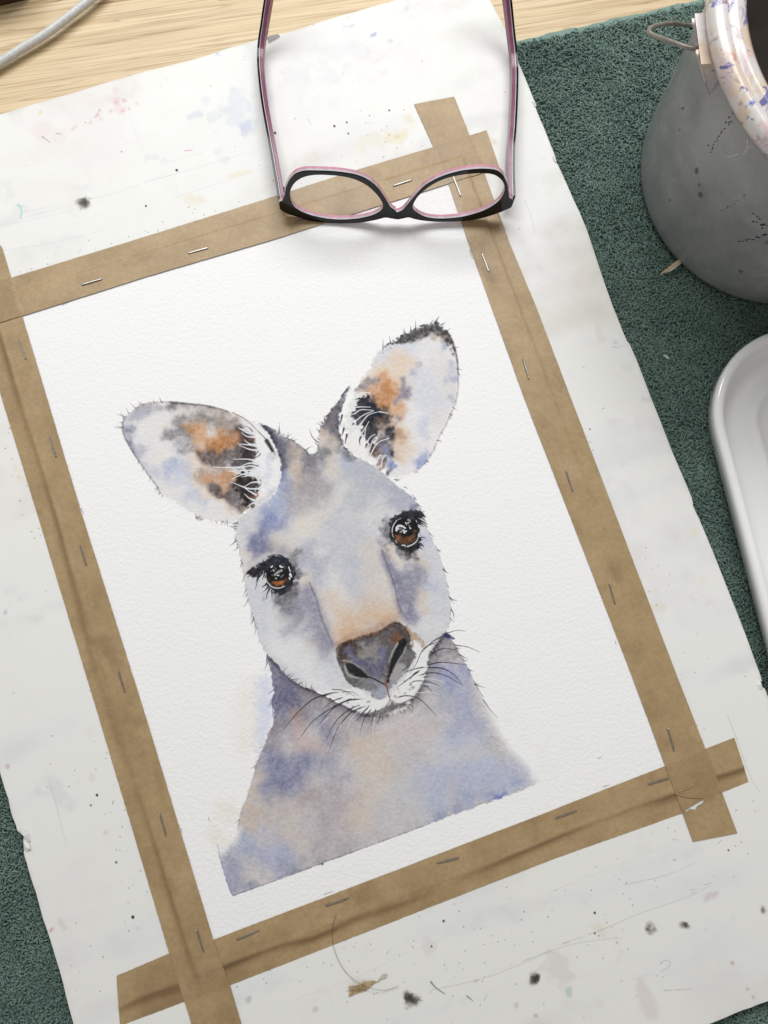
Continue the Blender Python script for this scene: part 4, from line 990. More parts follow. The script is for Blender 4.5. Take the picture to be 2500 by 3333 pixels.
        for k in range(n):
            p = np.array(c) + (r.normal(0, sx), r.normal(0, sy))
            p[1] += (p[0] - c[0]) * (-.31 if sx > sy else 0); p[0] += (p[1] - c[1]) * (.33 if sy > sx else 0)
            d = r.uniform(1.4, 3.6)
            g = r.uniform(85, 165)
            s.line([p, p + (r.uniform(0, 2.5), r.uniform(0, 2.5))], d, d * .7, (g, g * .97, g * .93), .85)
            if r.random() < .4:
                s.line([p + (d * .6, d * .7), p + (d * .9, d)], 1.8, 1.2, (252, 252, 251), .8)
    for f, p, d in [(Z6, (582, 530), 8), (Z6, (545, 591), 5), (Z6, (697, 933), 6), (Z6, (797, 1262), 10), (Z8, (1068, 825), 7), (Z8, (1003, 962), 5), (Z5, (1310, 1106), 5), (Z5, (460, 1505), 7), (Z5, (460, 1635), 5), (Z1, (1060, 1020), 8), (Z1, (875, 1235), 6), (Z2, (478, 680), 7), (Z2, (545, 660), 5), (Z2, (553, 720), 5), (Z2, (774, 595), 5), (Z4, (374, 674), 4), (Z1, (1650, 797), 8)]:
        c = f(p)[0]
        s.line([c, c + (1, 2)], d, d * .8, (52, 50, 50), .9)
    # worn, yellowed rim
    qq = s.px(BOARD)
    e = s.fill(qq, 4)
    full = np.zeros((s.H, s.W), np.float32); full[e[1]:e[3], e[0]:e[2]] = e[4]
    edge = np.clip(1.6 - 1.9 * blur(full, 5 * s.d / 3) + .25 * s.f, 0, 1)[..., None] * .35
    s.c = s.c * (1 - edge) + np.array((216, 212, 200), np.float32) / 255 * edge
    return s
# ================= heights (metres; 0 is the face of the drawing board) =================
Z_DESK, Z_TOWEL, Z_PILE = -0.0125, -0.0085, -0.0058
PAPER_T, TAPE_T = 0.0006, 0.00022


def wpt(px, z=0.0):
    return on_plane([px], z)[0]


# ================= desk =================
def mat_oak():
    m = NT('light_oak')
    r = math.radians(-11.5)
    w = m.coords((1, 1, 1), (0, 0, r))
    v = m.coords((1.1, 34, 1), (0, 0, r))
    v2 = m.coords((2.6, 190, 1), (0, 0, r))
    vf = m.coords((6, 520, 1), (0, 0, r))
    vp = m.coords((30, 700, 1), (0, 0, r))
    a = m.noise(v, 1.0, 3, .5, .15)
    a2 = m.noise(v2, 1.0, 4, .6)
    b = m.noise(vf, 1.0, 4, .6)
    c = m.noise(vp, 1.0, 2, .5)
    base = m.ramp(a2, [(.25, (.57, .43, .245)), (.45, (.64, .50, .305)), (.58, (.69, .55, .345)), (.76, (.74, .605, .40))])
    # growth lines: thin dark contours of a stretched field
    mul = m.n('ShaderNodeMath', operation='MULTIPLY_ADD'); m.l(a, mul.inputs[0]); mul.inputs[1].default_value = 30.0; m.l(a2, mul.inputs[2])
    fr_ = m.n('ShaderNodeMath', operation='FRACT'); m.l(mul.outputs[0], fr_.inputs[0])
    line = m.ramp(fr_.outputs[0], [(.0, (0, 0, 0)), (.70, (.05, .05, .05)), (.88, (.55, .55, .55)), (.94, (1, 1, 1)), (.985, (0, 0, 0))])
    brk = m.ramp(b, [(.35, (1, 1, 1)), (.62, (.25, .25, .25))])
    lm = m.mix(1.0, line, brk, 'MULTIPLY')
    sc_ = m.mix(.30, (0, 0, 0), lm)
    col = m.mix(lm, base, (.34, .22, .10))
    col = m.mix(.85, col, m.ramp(b, [(.30, (.60, .52, .40)), (.44, (.88, .85, .80)), (.52, (1, 1, 1))]), 'MULTIPLY')
    col = m.mix(.6, col, m.ramp(c, [(.62, (1, 1, 1)), (.70, (.66, .56, .45))]), 'MULTIPLY')
    return m.done(col, .42, m.bump(b, .00012, .5))


desk = mesh('desk', [(x, y, z) for z in (-.04, Z_DESK) for x, y in ((-.85, -.75), (.85, -.75), (.85, .80), (-.85, .80))],
            [(0, 3, 2, 1), (4, 5, 6, 7), (0, 1, 5, 4), (1, 2, 6, 5), (2, 3, 7, 6), (3, 0, 4, 7)], mat_oak())
tag(desk, 'pale oak desk top with fine straight grain', 'desk')

# ================= towel =================
BOARD_W = on_plane(BOARD)[:, :2]
t_o = wpt((1681, 116), Z_PILE)[:2]
t_d = wpt((2213, -4), Z_PILE)[:2] - t_o
t_d /= np.linalg.norm(t_d)
t_n = np.array([t_d[1], -t_d[0]])            # down the towel


def towel_xy(u, v):
    return t_o + u * t_d + v * t_n


def mat_towel(name, dark):
    m = NT(name)
    v = m.coords()
    a = m.noise(v, 34, 4, .6)
    f = m.noise(v, 900, 2)
    c0, c1 = ((.066, .126, .104), (.200, .305, .258)) if not dark else ((.040, .090, .075), (.075, .140, .118))
    col = m.mix(.5, m.ramp(a, [(.3, c0), (.7, c1)]), m.ramp(f, [(.3, c0), (.75, c1)]))
    return m.done(col, .55, m.bump(f, .0003, .6), Sheen_Weight=.25, Sheen_Roughness=.4, Specular_IOR_Level=.5)


M_PILE, M_CLOTH = mat_towel('green_terry', False), mat_towel('green_cloth', True)
towel = thing('towel', (*towel_xy(.10, .3), Z_DESK), 'dark green terry towel spread over the desk under the board, bucket and dish', 'towel')
U, Vv = np.linspace(-.52, .50, 103), np.linspace(0.0045, .82, 83)
V, Fc = [], []
for lay in (0, 1):
    for v in Vv:
        for u in U:
            p = towel_xy(u, v)
            ed = min(u + .52, .50 - u, v - .0045, .82 - v)
            top = Z_TOWEL - .002 * max(0, 1 - ed / .006) ** 2
            V.append((p[0], p[1], top if lay else Z_DESK + .0003))
n = len(U); N = n * len(Vv)
for j in range(len(Vv) - 1):
    for i in range(n - 1):
        a = j * n + i
        Fc.append((N + a, N + a + n, N + a + n + 1, N + a + 1))
        Fc.append((a, a + 1, a + n + 1, a + n))
ring = [i for i in range(n)] + [j * n + n - 1 for j in range(1, len(Vv))] + [N - 1 - i for i in range(1, n)] + [j * n for j in range(len(Vv) - 2, 0, -1)]
for a, b in zip(ring, ring[1:] + ring[:1]):
    Fc.append((a, N + a, N + b, b))
mesh('cloth', V, Fc, M_CLOTH, towel, True)
# woven hem along the far edge
V, Fc = [], []
hu = np.linspace(-.52, .50, 340)
prof = [(0.0002, Z_DESK + .0002), (-.0004, Z_DESK + .0011), (.0001, Z_DESK + .0021), (.0016, Z_DESK + .0027), (.0040, Z_DESK + .0029), (.0066, Z_DESK + .0030), (.0085, Z_DESK + .0022)]
for u in hu:
    w = .0004 * math.sin(u * 160) + .0003 * math.sin(u * 430 + 1) + .0002 * rnd.uniform(-1, 1)
    for v, z in prof:
        p = towel_xy(u, v + w)
        V.append((p[0], p[1], z + .00012 * rnd.uniform(-1, 1)))
k = len(prof)
for i in range(len(hu) - 1):
    for j in range(k - 1):
        Fc.append((i * k + j, i * k + j + 1, (i + 1) * k + j + 1, (i + 1) * k + j))
m = NT('hem_weave')
hf = m.noise(m.coords(), 1400, 2)
M_HEM = m.done(m.ramp(hf, [(.3, (.13, .215, .19)), (.7, (.24, .34, .305))]), .9, m.bump(hf, .0003, .7))
mesh('hem', V, Fc, M_HEM, towel, True)

# bucket and dish footprints are needed before the pile is planted
BK_C = np.array([0.2579, 0.2567])
BK_R = 0.0832
cam_p = np.array([0, 0, CAM_Z])


def inside(poly, P):
    x, y = P[:, 0], P[:, 1]
    o = np.zeros(len(P), bool)
    for (ax, ay), (bx, by) in zip(poly, np.roll(poly, -1, 0)):
        k = (ay <= y) != (by <= y)
        with np.errstate(divide='ignore', invalid='ignore'):
            xc = ax + (y - ay) * (bx - ax) / (by - ay)
        o ^= k & (x < xc)
    return o


def to_px(P, z):
    q = np.c_[P[:, 0], P[:, 1], np.full(len(P), z - CAM_Z)] @ RW.T
    return np.c_[CX + F_PX * q[:, 0] / q[:, 2], CY + F_PX * q[:, 1] / q[:, 2]]


# the dish: a rounded rectangle lying on the towel
D_Z = Z_PILE + .0005
D_TOP = D_Z + .0165
dl0 = np.array([0.20821, 0.09014])
dd = np.array([math.cos(-1.36516), math.sin(-1.36516)])
dn = np.array([-dd[1], dd[0]])
D_RAD, D_W, D_L = .0536, .180, .330


def dish_outline(off, n=14):
    r = D_RAD - off
    pts = []
    for cx, cy, a0 in ((D_RAD, 0, math.pi), (D_W - D_RAD, 0, 1.5 * math.pi), (D_W - D_RAD, D_L - 2 * D_RAD, 0), (D_RAD, D_L - 2 * D_RAD, .5 * math.pi)):
        for k in range(n + 1):
            a = a0 + .5 * math.pi * k / n
            x, y = cx + r * math.cos(a), cy + r * math.sin(a)
            pts.append(dl0 + dn * x + dd * y)
    return np.array(pts)


def plant_pile():
    g = np.random.default_rng(3)
    st = .00118
    uu, vv = np.meshgrid(np.arange(-.52, .50, st), np.arange(.0055, .80, st))
    P = np.c_[uu.ravel(), vv.ravel()] + g.uniform(-.5, .5, (uu.size, 2)) * st
    UV = P.copy()
    P = t_o + P[:, :1] * t_d + P[:, 1:] * t_n
    q = to_px(P, Z_PILE)
    keep = (q[:, 0] > -260) & (q[:, 0] < 2960) & (q[:, 1] > -110) & (q[:, 1] < 3560)
    c = BOARD_W.mean(0)
    small = c + (BOARD_W - c) * .975
    keep &= ~inside(small, P)
    keep &= np.linalg.norm(P - BK_C, axis=1) > BK_R - .005
    keep &= ~inside(dish_outline(.006), P)
    P, UV = P[keep], UV[keep]
    n = len(P)
    # loops gather in small tufts that share a lean; every tuft and every loop differs
    ts = .0034
    cell = np.floor(UV / ts + .35 * np.sin(UV[:, ::-1] / ts * 1.7)).astype(int)
    key = (cell[:, 0] * 73856093 ^ cell[:, 1] * 19349663) & 0xffff
    tz = g.uniform(0, 2 * math.pi, 65536); th = g.uniform(.55, 1.25, 65536)
    slow = 1.3 * np.sin(P[:, 0] * 60 + 2 * np.sin(P[:, 1] * 41)) + 1.0 * np.sin(P[:, 1] * 83 + P[:, 0] * 31 + 1)
    az = np.where(g.random(n) < .55, tz[key], slow) + g.normal(0, .8, n)
    L = g.uniform(.0014, .0036, n)
    H = g.uniform(.0013, .0030, n) * th[key] * (.88 + .16 * np.sin(P[:, 0] * 52 + 3 * np.sin(P[:, 1] * 33 + 1)) * np.sin(P[:, 1] * 61 + 2))
    R = g.uniform(.00030, .00052, n)
    seg = np.array([(0, 0), (.05, .66), (.40, 1.0), (.85, .78), (1.0, .20)])
    rr = np.array([.8, 1.0, 1.15, 1.05, .7])
    dx, dy = np.cos(az), np.sin(az)
    bend = g.normal(0, .8, n)
    S, K = len(seg), 3
    V = np.zeros((n, S, K, 3), np.float32)
    for i, (l, h) in enumerate(seg):
        side = bend * L * (l * (1 - l)) * 2
        cx = P[:, 0] + (l - .35) * L * dx - side * dy
        cy = P[:, 1] + (l - .35) * L * dy + side * dx
        cz = Z_TOWEL - .0004 + h * H
        a, b = seg[max(i - 1, 0)], seg[min(i + 1, S - 1)]
        tl, tq = (b[0] - a[0]) * L, (b[1] - a[1]) * H
        nn = np.hypot(tl, tq) + 1e-9
        tl, tq = tl / nn, tq / nn
        for k in range(K):
            ca, sa = math.cos(math.pi / 2 + k * 2 * math.pi / K), math.sin(math.pi / 2 + k * 2 * math.pi / K)
            V[:, i, k, 0] = cx + R * rr[i] * (ca * -dy - sa * tq * dx)
            V[:, i, k, 1] = cy + R * rr[i] * (ca * dx - sa * tq * dy)
            V[:, i, k, 2] = cz + R * rr[i] * sa * tl
    base = np.arange(n)[:, None] * (S * K)
    f = []
    for i in range(S - 1):
        for k in range(K):
            f.append((i * K + k, i * K + (k + 1) % K, (i + 1) * K + (k + 1) % K, (i + 1) * K + k))
    f = np.array(f)
    Fa = (base[:, :, None] + f[None]).reshape(-1, 4)
    me = bpy.data.meshes.new('terry_loops')
    me.vertices.add(n * S * K)
    me.vertices.foreach_set('co', V.ravel())
    me.loops.add(Fa.size)
    me.loops.foreach_set('vertex_index', Fa.ravel().astype(np.int32))
    me.polygons.add(len(Fa))
    me.polygons.foreach_set('loop_start', np.arange(0, Fa.size, 4, dtype=np.int32))
    me.polygons.foreach_set('loop_total', np.full(len(Fa), 4, np.int32))
    me.update()
    o = link('terry_loops', me, M_PILE, towel, True)
    tag(o, kind='stuff')
    print('loops', n, 'quads', len(Fa))


plant_pile()

# ================= drawing board =================
sh_b = paint_board()
IM_B = sheet_image('board_marks', sh_b)
m = NT('white_board')
ti = m.n('ShaderNodeTexImage', image=IM_B, extension='EXTEND')
v = m.coords()
nf = m.noise(v, 900, 3)
nw = m.noise(v, 55, 3)
hs = m.n('ShaderNodeMix', data_type='RGBA', blend_type='MULTIPLY')
hs.inputs[0].default_value = 1.0
m.l(ti.outputs['Color'], hs.inputs[6]); hs.inputs[7].default_value = (.848, .848, .840, 1)
rg = m.ramp(nw, [(.3, (.46, .46, .46)), (.7, (.62, .62, .62))])
b1 = m.bump(nf, .00006, .5)
m.b.inputs['Specular IOR Level'].default_value = .22
M_BOARD = m.done(hs.outputs[2], rg, m.bump(nw, .0006, .35, b1))
m = NT('board_edge')
M_EDGE = m.done(m.ramp(m.noise(m.coords(), 160, 4), [(.3, (.50, .48, .42)), (.7, (.74, .73, .69))]), .7)

q = spline(BOARD_W, 3, True)
g = np.random.default_rng(8)
jag = g.normal(0, .00022, len(q))
jag = (jag + np.roll(jag, 1)) / 2
tg_ = np.roll(q, -1, 0) - np.roll(q, 1, 0)
tg_ /= np.linalg.norm(tg_, axis=1)[:, None]
q = q + np.c_[-tg_[:, 1], tg_[:, 0]] * jag[:, None]
n = len(q)
nrm = np.c_[tg_[:, 1], -tg_[:, 0]]
if inside(q, (q + nrm * .0004)[:40]).mean() > .5:
    nrm = -nrm
out = q + nrm * .0005
V = [(*p, 0.0) for p in q] + [(*p, -.0007) for p in out] + [(*p, -.0056) for p in out]
Fc = []
for lv in (0, 1):
    for i in range(n):
        j = (i + 1) % n
        Fc.append((lv * n + i, (lv + 1) * n + i, (lv + 1) * n + j, lv * n + j))
ov, _, of, _, _, _ = delaunay_2d_cdt([Vector(p) for p in q], [(i, (i + 1) % n) for i in range(n)], [], 1, 1e-8)
oq = np.array([tuple(v) for v in ov])
near = lambda p: int(np.argmin(((q - p) ** 2).sum(1)))
ix = [near(p) for p in oq]
for f in of:
    if inside(q, oq[list(f)].mean(0)[None])[0]:
        t = tuple(ix[i] for i in f)
        if len(set(t)) == len(t):
            Fc.append(t)
            Fc.append(tuple(2 * n + i for i in t)[::-1])
board = thing('drawing_board', (*wpt((1250, 1700))[:2], 0), 'white painter\'s board, stained and full of pin holes, with chipped edges', 'drawing board')
bm = bmesh.new()
vs = [bm.verts.new(v) for v in V]
for f in Fc:
    bm.faces.new([vs[i] for i in f])
bmesh.ops.recalc_face_normals(bm, faces=bm.faces)
me = bpy.data.meshes.new('board_panel')
bm.to_mesh(me); bm.free()
panel = link('board_panel', me, M_BOARD, board)
sheet_uv(panel, sh_b)
me.materials.append(M_EDGE)
for p in me.polygons:
    if abs(p.normal.z) < .3:
        p.material_index = 1
# flaps where the facing has lifted: torn edge at the left, lifted corner at the top, rucked spots on the right
def flap(pts, zs, name='lifted_flake'):
    w = [wpt(p, z) for p, z in zip(pts, zs)]
    c = np.mean(w, 0) + (0, 0, .0006)
    V = [tuple(p) for p in w] + [tuple(c)] + [tuple(p - (0, 0, .0005)) for p in w]
    k = len(w)
    Fc = [(i, (i + 1) % k, k) for i in range(k)] + [((i + 1) % k, i, k + 1 + i, k + 1 + (i + 1) % k) for i in range(k)]
    o = mesh(name, V, Fc, M_BOARD, board, False)
    sheet_uv_world(o, sh_b)
    return o


def sheet_uv_world(o, s):
    co = np.array([v.co[:2] for v in o.data.vertices])
    q = ((co @ BP + NP) * 1000 - (s.x0, s.y0)) * s.d / (s.W, s.H)
    q[:, 1] = 1 - q[:, 1]
    li = np.array([l.vertex_index for l in o.data.loops])
    uv = o.data.uv_layers.new(name='sheet')
    uv.data.foreach_set('uv', q[li].astype(np.float32).ravel())


flap([(57, 2702), (70, 2700), (88, 2716), (98, 2738), (90, 2742), (78, 2722)], [.0004, .0014, .0022, .0010, .0002, .0020])
flap([(76, 2740), (92, 2744), (98, 2762), (86, 2772), (78, 2764)], [.0002, .0012, .0020, .0004, .0001])
flap([(868, 124), (876, 116), (905, 110), (912, 118), (893, 128), (874, 138)], [.0030, .0034, .0022, .0002, .0002, .0003])
flap([(2470, 2212), (2478, 2222), (2482, 2240), (2472, 2244), (2464, 2228)], [.0002, .0016, .0012, .0002, .0001])
flap([(1734, 318), (1741, 330), (1746, 346), (1738, 346), (1730, 330)], [.0002, .001, .0008, .0002, .0001])
flap([(1800, 500), (1808, 512), (1812, 528), (1802, 524), (1796, 510)], [.0002, .001, .0008, .0002, .0001])

# ================= painting =================
sh_k = paint_kangaroo()
IM_K = sheet_image('painted_marks', sh_k)
m = NT('watercolour_paper')
ti = m.n('ShaderNodeTexImage', image=IM_K, extension='EXTEND')
v = m.coords()
n1 = m.noise(v, 520, 3, .55, .3)
n2 = m.noise(v, 1150, 2, .5)
hs = m.n('ShaderNodeMix', data_type='RGBA', blend_type='MULTIPLY')
hs.inputs[0].default_value = 1.0
m.l(ti.outputs['Color'], hs.inputs[6]); hs.inputs[7].default_value = (.865, .865, .865, 1)
m.b.inputs['Specular IOR Level'].default_value = .2
M_PAPER = m.done(hs.outputs[2], .85, m.bump(n2, .00012, .6, m.bump(n1, .00042, .85)))
P0, P1 = np.array([-13., -13.]), np.array([275., 374.])


def from_paper(p):
    return (np.asarray(p, float) / 1000 - NP) @ BP


GX, GY = 48, 64
V, Fc = [], []
for j in range(GY + 1):
    for i in range(GX + 1):
        p = P0 + (P1 - P0) * (i / GX, j / GY)
        w = from_paper(p)
        V.append((w[0], w[1], PAPER_T))
for j in range(GY):
    for i in range(GX):
        a = j * (GX + 1) + i
        Fc.append((a, a + 1, a + GX + 2, a + GX + 1))
rim = [i for i in range(GX + 1)] + [j * (GX + 1) + GX for j in range(1, GY + 1)] + [GY * (GX + 1) + i for i in range(GX - 1, -1, -1)] + [j * (GX + 1) for j in range(GY - 1, 0, -1)]
nb = len(V)
for i in rim:
    V.append((V[i][0], V[i][1], 0.00003))
for k in range(len(rim)):
    a, b = k, (k + 1) % len(rim)
    Fc.append((rim[a], rim[b], nb + b, nb + a)[::-1])
painting = mesh('watercolour_painting', V, Fc, M_PAPER)
if painting.data.polygons[0].normal.z < 0:
    painting.data.flip_normals()
sheet_uv(painting, sh_k)
tag(painting, 'watercolour portrait of a kangaroo on textured white paper taped to the board', 'painting')


# ================= brown paper tape =================
def mat_tape():
    m = NT('brown_gummed_paper')
    v = m.coords()
    a = m.noise(v, 38, 4, .6)
    f = m.noise(v, 1500, 3, .6, 1.5)
    g2 = m.noise(v, 420, 4, .65)
    c = m.ramp(a, [(.32, (.330, .226, .113)), (.5, (.392, .275, .143)), (.68, (.430, .308, .168))])
    c = m.mix(.55, c, m.ramp(g2, [(.3, (.74, .72, .68)), (.7, (1.10, 1.10, 1.10))]), 'MULTIPLY')
    c = m.mix(m.ramp(f, [(.64, (0, 0, 0)), (.76, (.5, .5, .5))]), c, (.47, .36, .22))
    c = m.mix(m.ramp(f, [(.24, (.45, .45, .45)), (.34, (0, 0, 0))]), c, (.20, .125, .055))
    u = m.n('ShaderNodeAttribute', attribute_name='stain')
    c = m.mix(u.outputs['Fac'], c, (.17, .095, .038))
    return m.done(c, .44, m.bump(f, .00014, .55, m.bump(g2, .00022, .6)), Specular_IOR_Level=.5)


M_TAPE = mat_tape()


TAPES = []


def tape(sideA, sideB, level, label, ridge=0.0, wr=1.0, seed=0, nl=340, nw=34, under=()):
    """strip between two pixel polylines (sideA borders the painting); follows paper and board beneath"""
    A, B = on_plane(sideA)[:, :2], on_plane(sideB)[:, :2]

    def res(P):
        L = np.r_[0, np.cumsum(np.linalg.norm(np.diff(P, axis=0), axis=1))]
        t = np.linspace(0, L[-1], nl)
        return np.c_[np.interp(t, L, P[:, 0]), np.interp(t, L, P[:, 1])]
    poly = np.vstack([A, B[::-1]])
    A, B = res(A), res(B)
    g = np.random.default_rng(seed)
    A += np.cumsum(g.normal(0, .00002, A.shape), 0) * .5 + g.normal(0, .00004, A.shape)
    B += np.cumsum(g.normal(0, .00002, A.shape), 0) * .5 + g.normal(0, .00004, A.shape)
    F1 = gnoise((nl, nw * 2), 14, seed + 3)[:, :nw]; F2 = gnoise((nl, nw * 2), 4, seed + 4)[:, :nw]; F3 = gnoise((nl, nw * 2), 2, seed + 8)[:, :nw]
    rl = gnoise((nl, 4), 30, seed + 5)[:, 0] + .4 * gnoise((nl, 4), 7, seed + 9)[:, 0]
    r2 = gnoise((nl, 4), 11, seed + 6)[:, 0]
    cr = 1 / (.06 + np.abs(F1 - .2)) * .06          # thin crumple lines
    grid = np.array([[A[i] * (1 - j / (nw - 1)) + B[i] * j / (nw - 1) for j in range(nw)] for i in range(nl)]).reshape(-1, 2)
    un = np.zeros(len(grid))
    for lv, pl in TAPES:
        if lv < level:
            un += inside(pl, grid)
    un = un.reshape(nl, nw)
    press = np.ones(len(grid))              # flattened where another strip is stuck over it
    for pl in under:
        c = pl.mean(0)
        press[inside(pl, grid)] = .12
    press = blur(press.reshape(nl, nw).astype(np.float32), 1.2)
    TAPES.append((level, poly))
    V, st = [], []
    for i in range(nl):
        for j in range(nw):
            t = j / (nw - 1)
            p = A[i] * (1 - t) + B[i] * t
            mm = (p @ BP + NP) * 1000
            d = min(mm[0] - P0[0], P1[0] - mm[0], mm[1] - P0[1], P1[1] - mm[1])
            k = np.clip((d + 3.0) / 2.4, 0, 1); k = k * k * (3 - 2 * k)
            z = .0001 + PAPER_T * k + level * TAPE_T
            edge = min(j, nw - 1 - j) / 4.
            fl = min(1, edge + .12)
            rc = .60 + .05 * rl[i]
            rd = math.exp(-((t - rc) / .055) ** 2)
            z += fl * wr * (.00005 * F1[i, j] + .00004 * F2[i, j] + .000014 * F3[i, j] + .00008 * cr[i, j]) * press[i, j] + ridge * press[i, j] * .00042 * rd * (1 + .3 * r2[i]) + .00020 * un[i, j]
            V.append((p[0], p[1], max(z, .00010 + PAPER_T * k + level * TAPE_T * .7)))
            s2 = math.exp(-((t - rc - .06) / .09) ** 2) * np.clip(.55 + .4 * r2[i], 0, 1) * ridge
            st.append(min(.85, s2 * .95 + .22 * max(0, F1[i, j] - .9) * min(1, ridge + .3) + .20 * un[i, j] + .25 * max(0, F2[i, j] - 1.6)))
    Fc = []
    for i in range(nl - 1):
        for j in range(nw - 1):
            a = i * nw + j
            Fc.append((a, a + 1, a + nw + 1, a + nw))
    nb = len(V)
    rim = [j for j in range(nw)] + [i * nw + nw - 1 for i in range(1, nl)] + [(nl - 1) * nw + j for j in range(nw - 2, -1, -1)] + [i * nw for i in range(nl - 2, 0, -1)]
    for k in rim:
        V.append((V[k][0], V[k][1], V[k][2] - .00016)); st.append(.15)
    for k in range(len(rim)):
        a, b = k, (k + 1) % len(rim)
        Fc.append((rim[b], rim[a], nb + a, nb + b))
    o = mesh('paper_tape', V, Fc, M_TAPE, None, True)
    if o.data.polygons[10].normal.z < 0:
        o.data.flip_normals()
    at = o.data.attributes.new('stain', 'FLOAT', 'POINT')
    at.data.foreach_set('value', np.array(st, np.float32))
    weighted(o, 50)
    return tag(o, label, 'tape', 'brown paper tape strips round the painting')


RIGHT = ([(1348, 341), (1438, 540), (1526, 800), (1700, 1282), (2055, 2200), (2163, 2491), (2222, 2646), (2256, 2740)], [(1478, 316), (1561, 524), (1661, 800), (1744, 1000), (2201, 2200), (2294, 2438), (2348, 2580), (2397, 2711)])
LEFT = ([(-100, 700), (8, 806), (76, 1031), (277, 1700), (467, 2300), (696, 3057), (749, 3205), (787, 3333), (815, 3430)], [(-240, 700), (-120, 840), (0, 1275), (130, 1700), (312, 2300), (551, 3103), (600, 3258), (623, 3333), (650, 3430)])
over = [np.vstack([on_plane(a)[:, :2], on_plane(b)[::-1, :2]]) for a, b in (RIGHT, LEFT)]
tape([(2389, 2401), (2294, 2438), (2163, 2491), (1800, 2634), (1300, 2826), (800, 3017), (696, 3057), (551, 3104), (381, 3177)], [(2435, 2544), (2348, 2580), (2222, 2646), (1800, 2795), (1300, 2990), (800, 3185), (749, 3205), (597, 3259), (389, 3338)], 1.0,
     'crumpled brown paper tape strip along the near edge of the painting', .85, 2.6, 24, under=over)
tape(*RIGHT, 2.0,
     'brown paper tape strip down the right edge of the painting, nearest the dish', 0.03, .8, 22)
tape(*LEFT, 2.0,
     'brown paper tape strip down the left edge of the painting, with a long dark crease', 0.55, 1.2, 23)
tape([(-420, 1184), (76, 1031), (488, 900), (900, 780), (1460, 601), (1625, 548)], [(-480, 1054), (38, 906), (437, 784), (900, 640), (1162, 556), (1397, 486), (1581, 428)], 3.0,
     'brown paper tape strip along the far edge of the painting, under the glasses', 0.0, .6, 21)

# ================= staples =================
m = NT('steel_wire')
nf = m.noise(m.coords(), 900, 3)
M_STEEL = m.done(m.ramp(nf, [(.3, (.26, .25, .24)), (.7, (.42, .41, .40))]), .40, None, Metallic=1.0)


def staple_mesh():
    bm = bmesh.new()
    L, w, h = .0063, .00036, .00026
    path = [(-L - .00005, -.0010), (-L - .00002, -.0003), (-L + .0001, .00012), (-L + .0005, .00034), (0, .00040), (L - .0005, .00034), (L - .0001, .00012), (L + .00002, -.0003), (L + .00005, -.0010)]
    rings = []
    for i, (x, z) in enumerate(path):
        a, b = path[max(i - 1, 0)], path[min(i + 1, len(path) - 1)]
        t = Vector((b[0] - a[0], 0, b[1] - a[1])).normalized()
        nrm = Vector((-t.z, 0, t.x))
        rings.append([bm.verts.new(Vector((x, 0, z)) + Vector((0, 1, 0)) * w * cy + nrm * h * cz) for cy, cz in ((-.7, 1), (.7, 1), (1, .4), (1, -.6), (.6, -1), (-.6, -1), (-1, -.6), (-1, .4))])
    for r0, r1 in zip(rings, rings[1:]):
        for k in range(8):
            bm.faces.new((r0[k], r0[(k + 1) % 8], r1[(k + 1) % 8], r1[k]))
    bm.faces.new(rings[0][::-1]); bm.faces.new(rings[-1])
    bmesh.ops.recalc_face_normals(bm, faces=bm.faces)
    me = bpy.data.meshes.new('staple')
    bm.to_mesh(me); bm.free()
    return me


ST = [((266, 928), (333, 908), 3, 'steel staple in the far tape, the one nearest the left tape'),
      ((612, 825), (678, 807), 3, 'bright steel staple in the far tape, midway between left tape and glasses'),
      ((960, 724), (1030, 703), 3, 'steel staple in the far tape, half covered by the left lens rim of the glasses'),
      ((1280, 606), (1341, 586), 3, 'bright steel staple showing between the two lenses of the glasses'),
      ((1473, 572), (1500, 639), 3, 'steel staple seen through the right lens of the glasses'),
      ((1567, 823), (1591, 886), 2, 'steel staple in the right tape, just below the glasses'),
      ((1702, 1169), (1722, 1236), 2, 'steel staple in the right tape, second below the glasses'),
      ((1842, 1532), (1865, 1601), 2, 'steel staple halfway down the right tape, level with the dish corner'),
      ((1982, 1898), (2002, 1967), 2, 'dull steel staple in the right tape, second from its near corner'),
      ((2173, 2370), (2194, 2444), 2, 'dull steel staple in the right tape, closest to the near tape'),
      ((2108, 2553), (2176, 2532), 1, 'dull steel staple in the near tape, beside the crossing with the right tape'),
      ((1809, 2662), (1878, 2638), 1, 'dull steel staple in the near tape, second from the right tape'),
      ((1421, 2810), (1493, 2791), 1, 'dull steel staple in the middle of the near tape'),
      ((1060, 2947), (1135, 2923), 1, 'dull steel staple in the near tape, just above the loose hair'),
      ((770, 3058), (845, 3028), 1, 'dull steel staple in the near tape, beside the crossing with the left tape'),
      ((60, 1106), (85, 1170), 2, 'steel staple at the far end of the left tape'),
      ((161, 1423), (183, 1488), 2, 'steel staple in the left tape, second from the far corner'),
      ((261, 1775), (282, 1842), 2, 'steel staple in the left tape, level with the painted left eye'),
      ((386, 2184), (407, 2254), 2, 'steel staple in the left tape, level with the painted muzzle'),
      ((521, 2647), (541, 2722), 2, 'dull steel staple in the left tape, second from its near corner'),
      ((640, 3024), (663, 3099), 2, 'dull steel staple in the left tape, at the crossing with the near tape')]
me_st = staple_mesh()
me_st.materials.append(M_STEEL)
me_st.polygons.foreach_set('use_smooth', [False] * len(me_st.polygons))
st0 = None
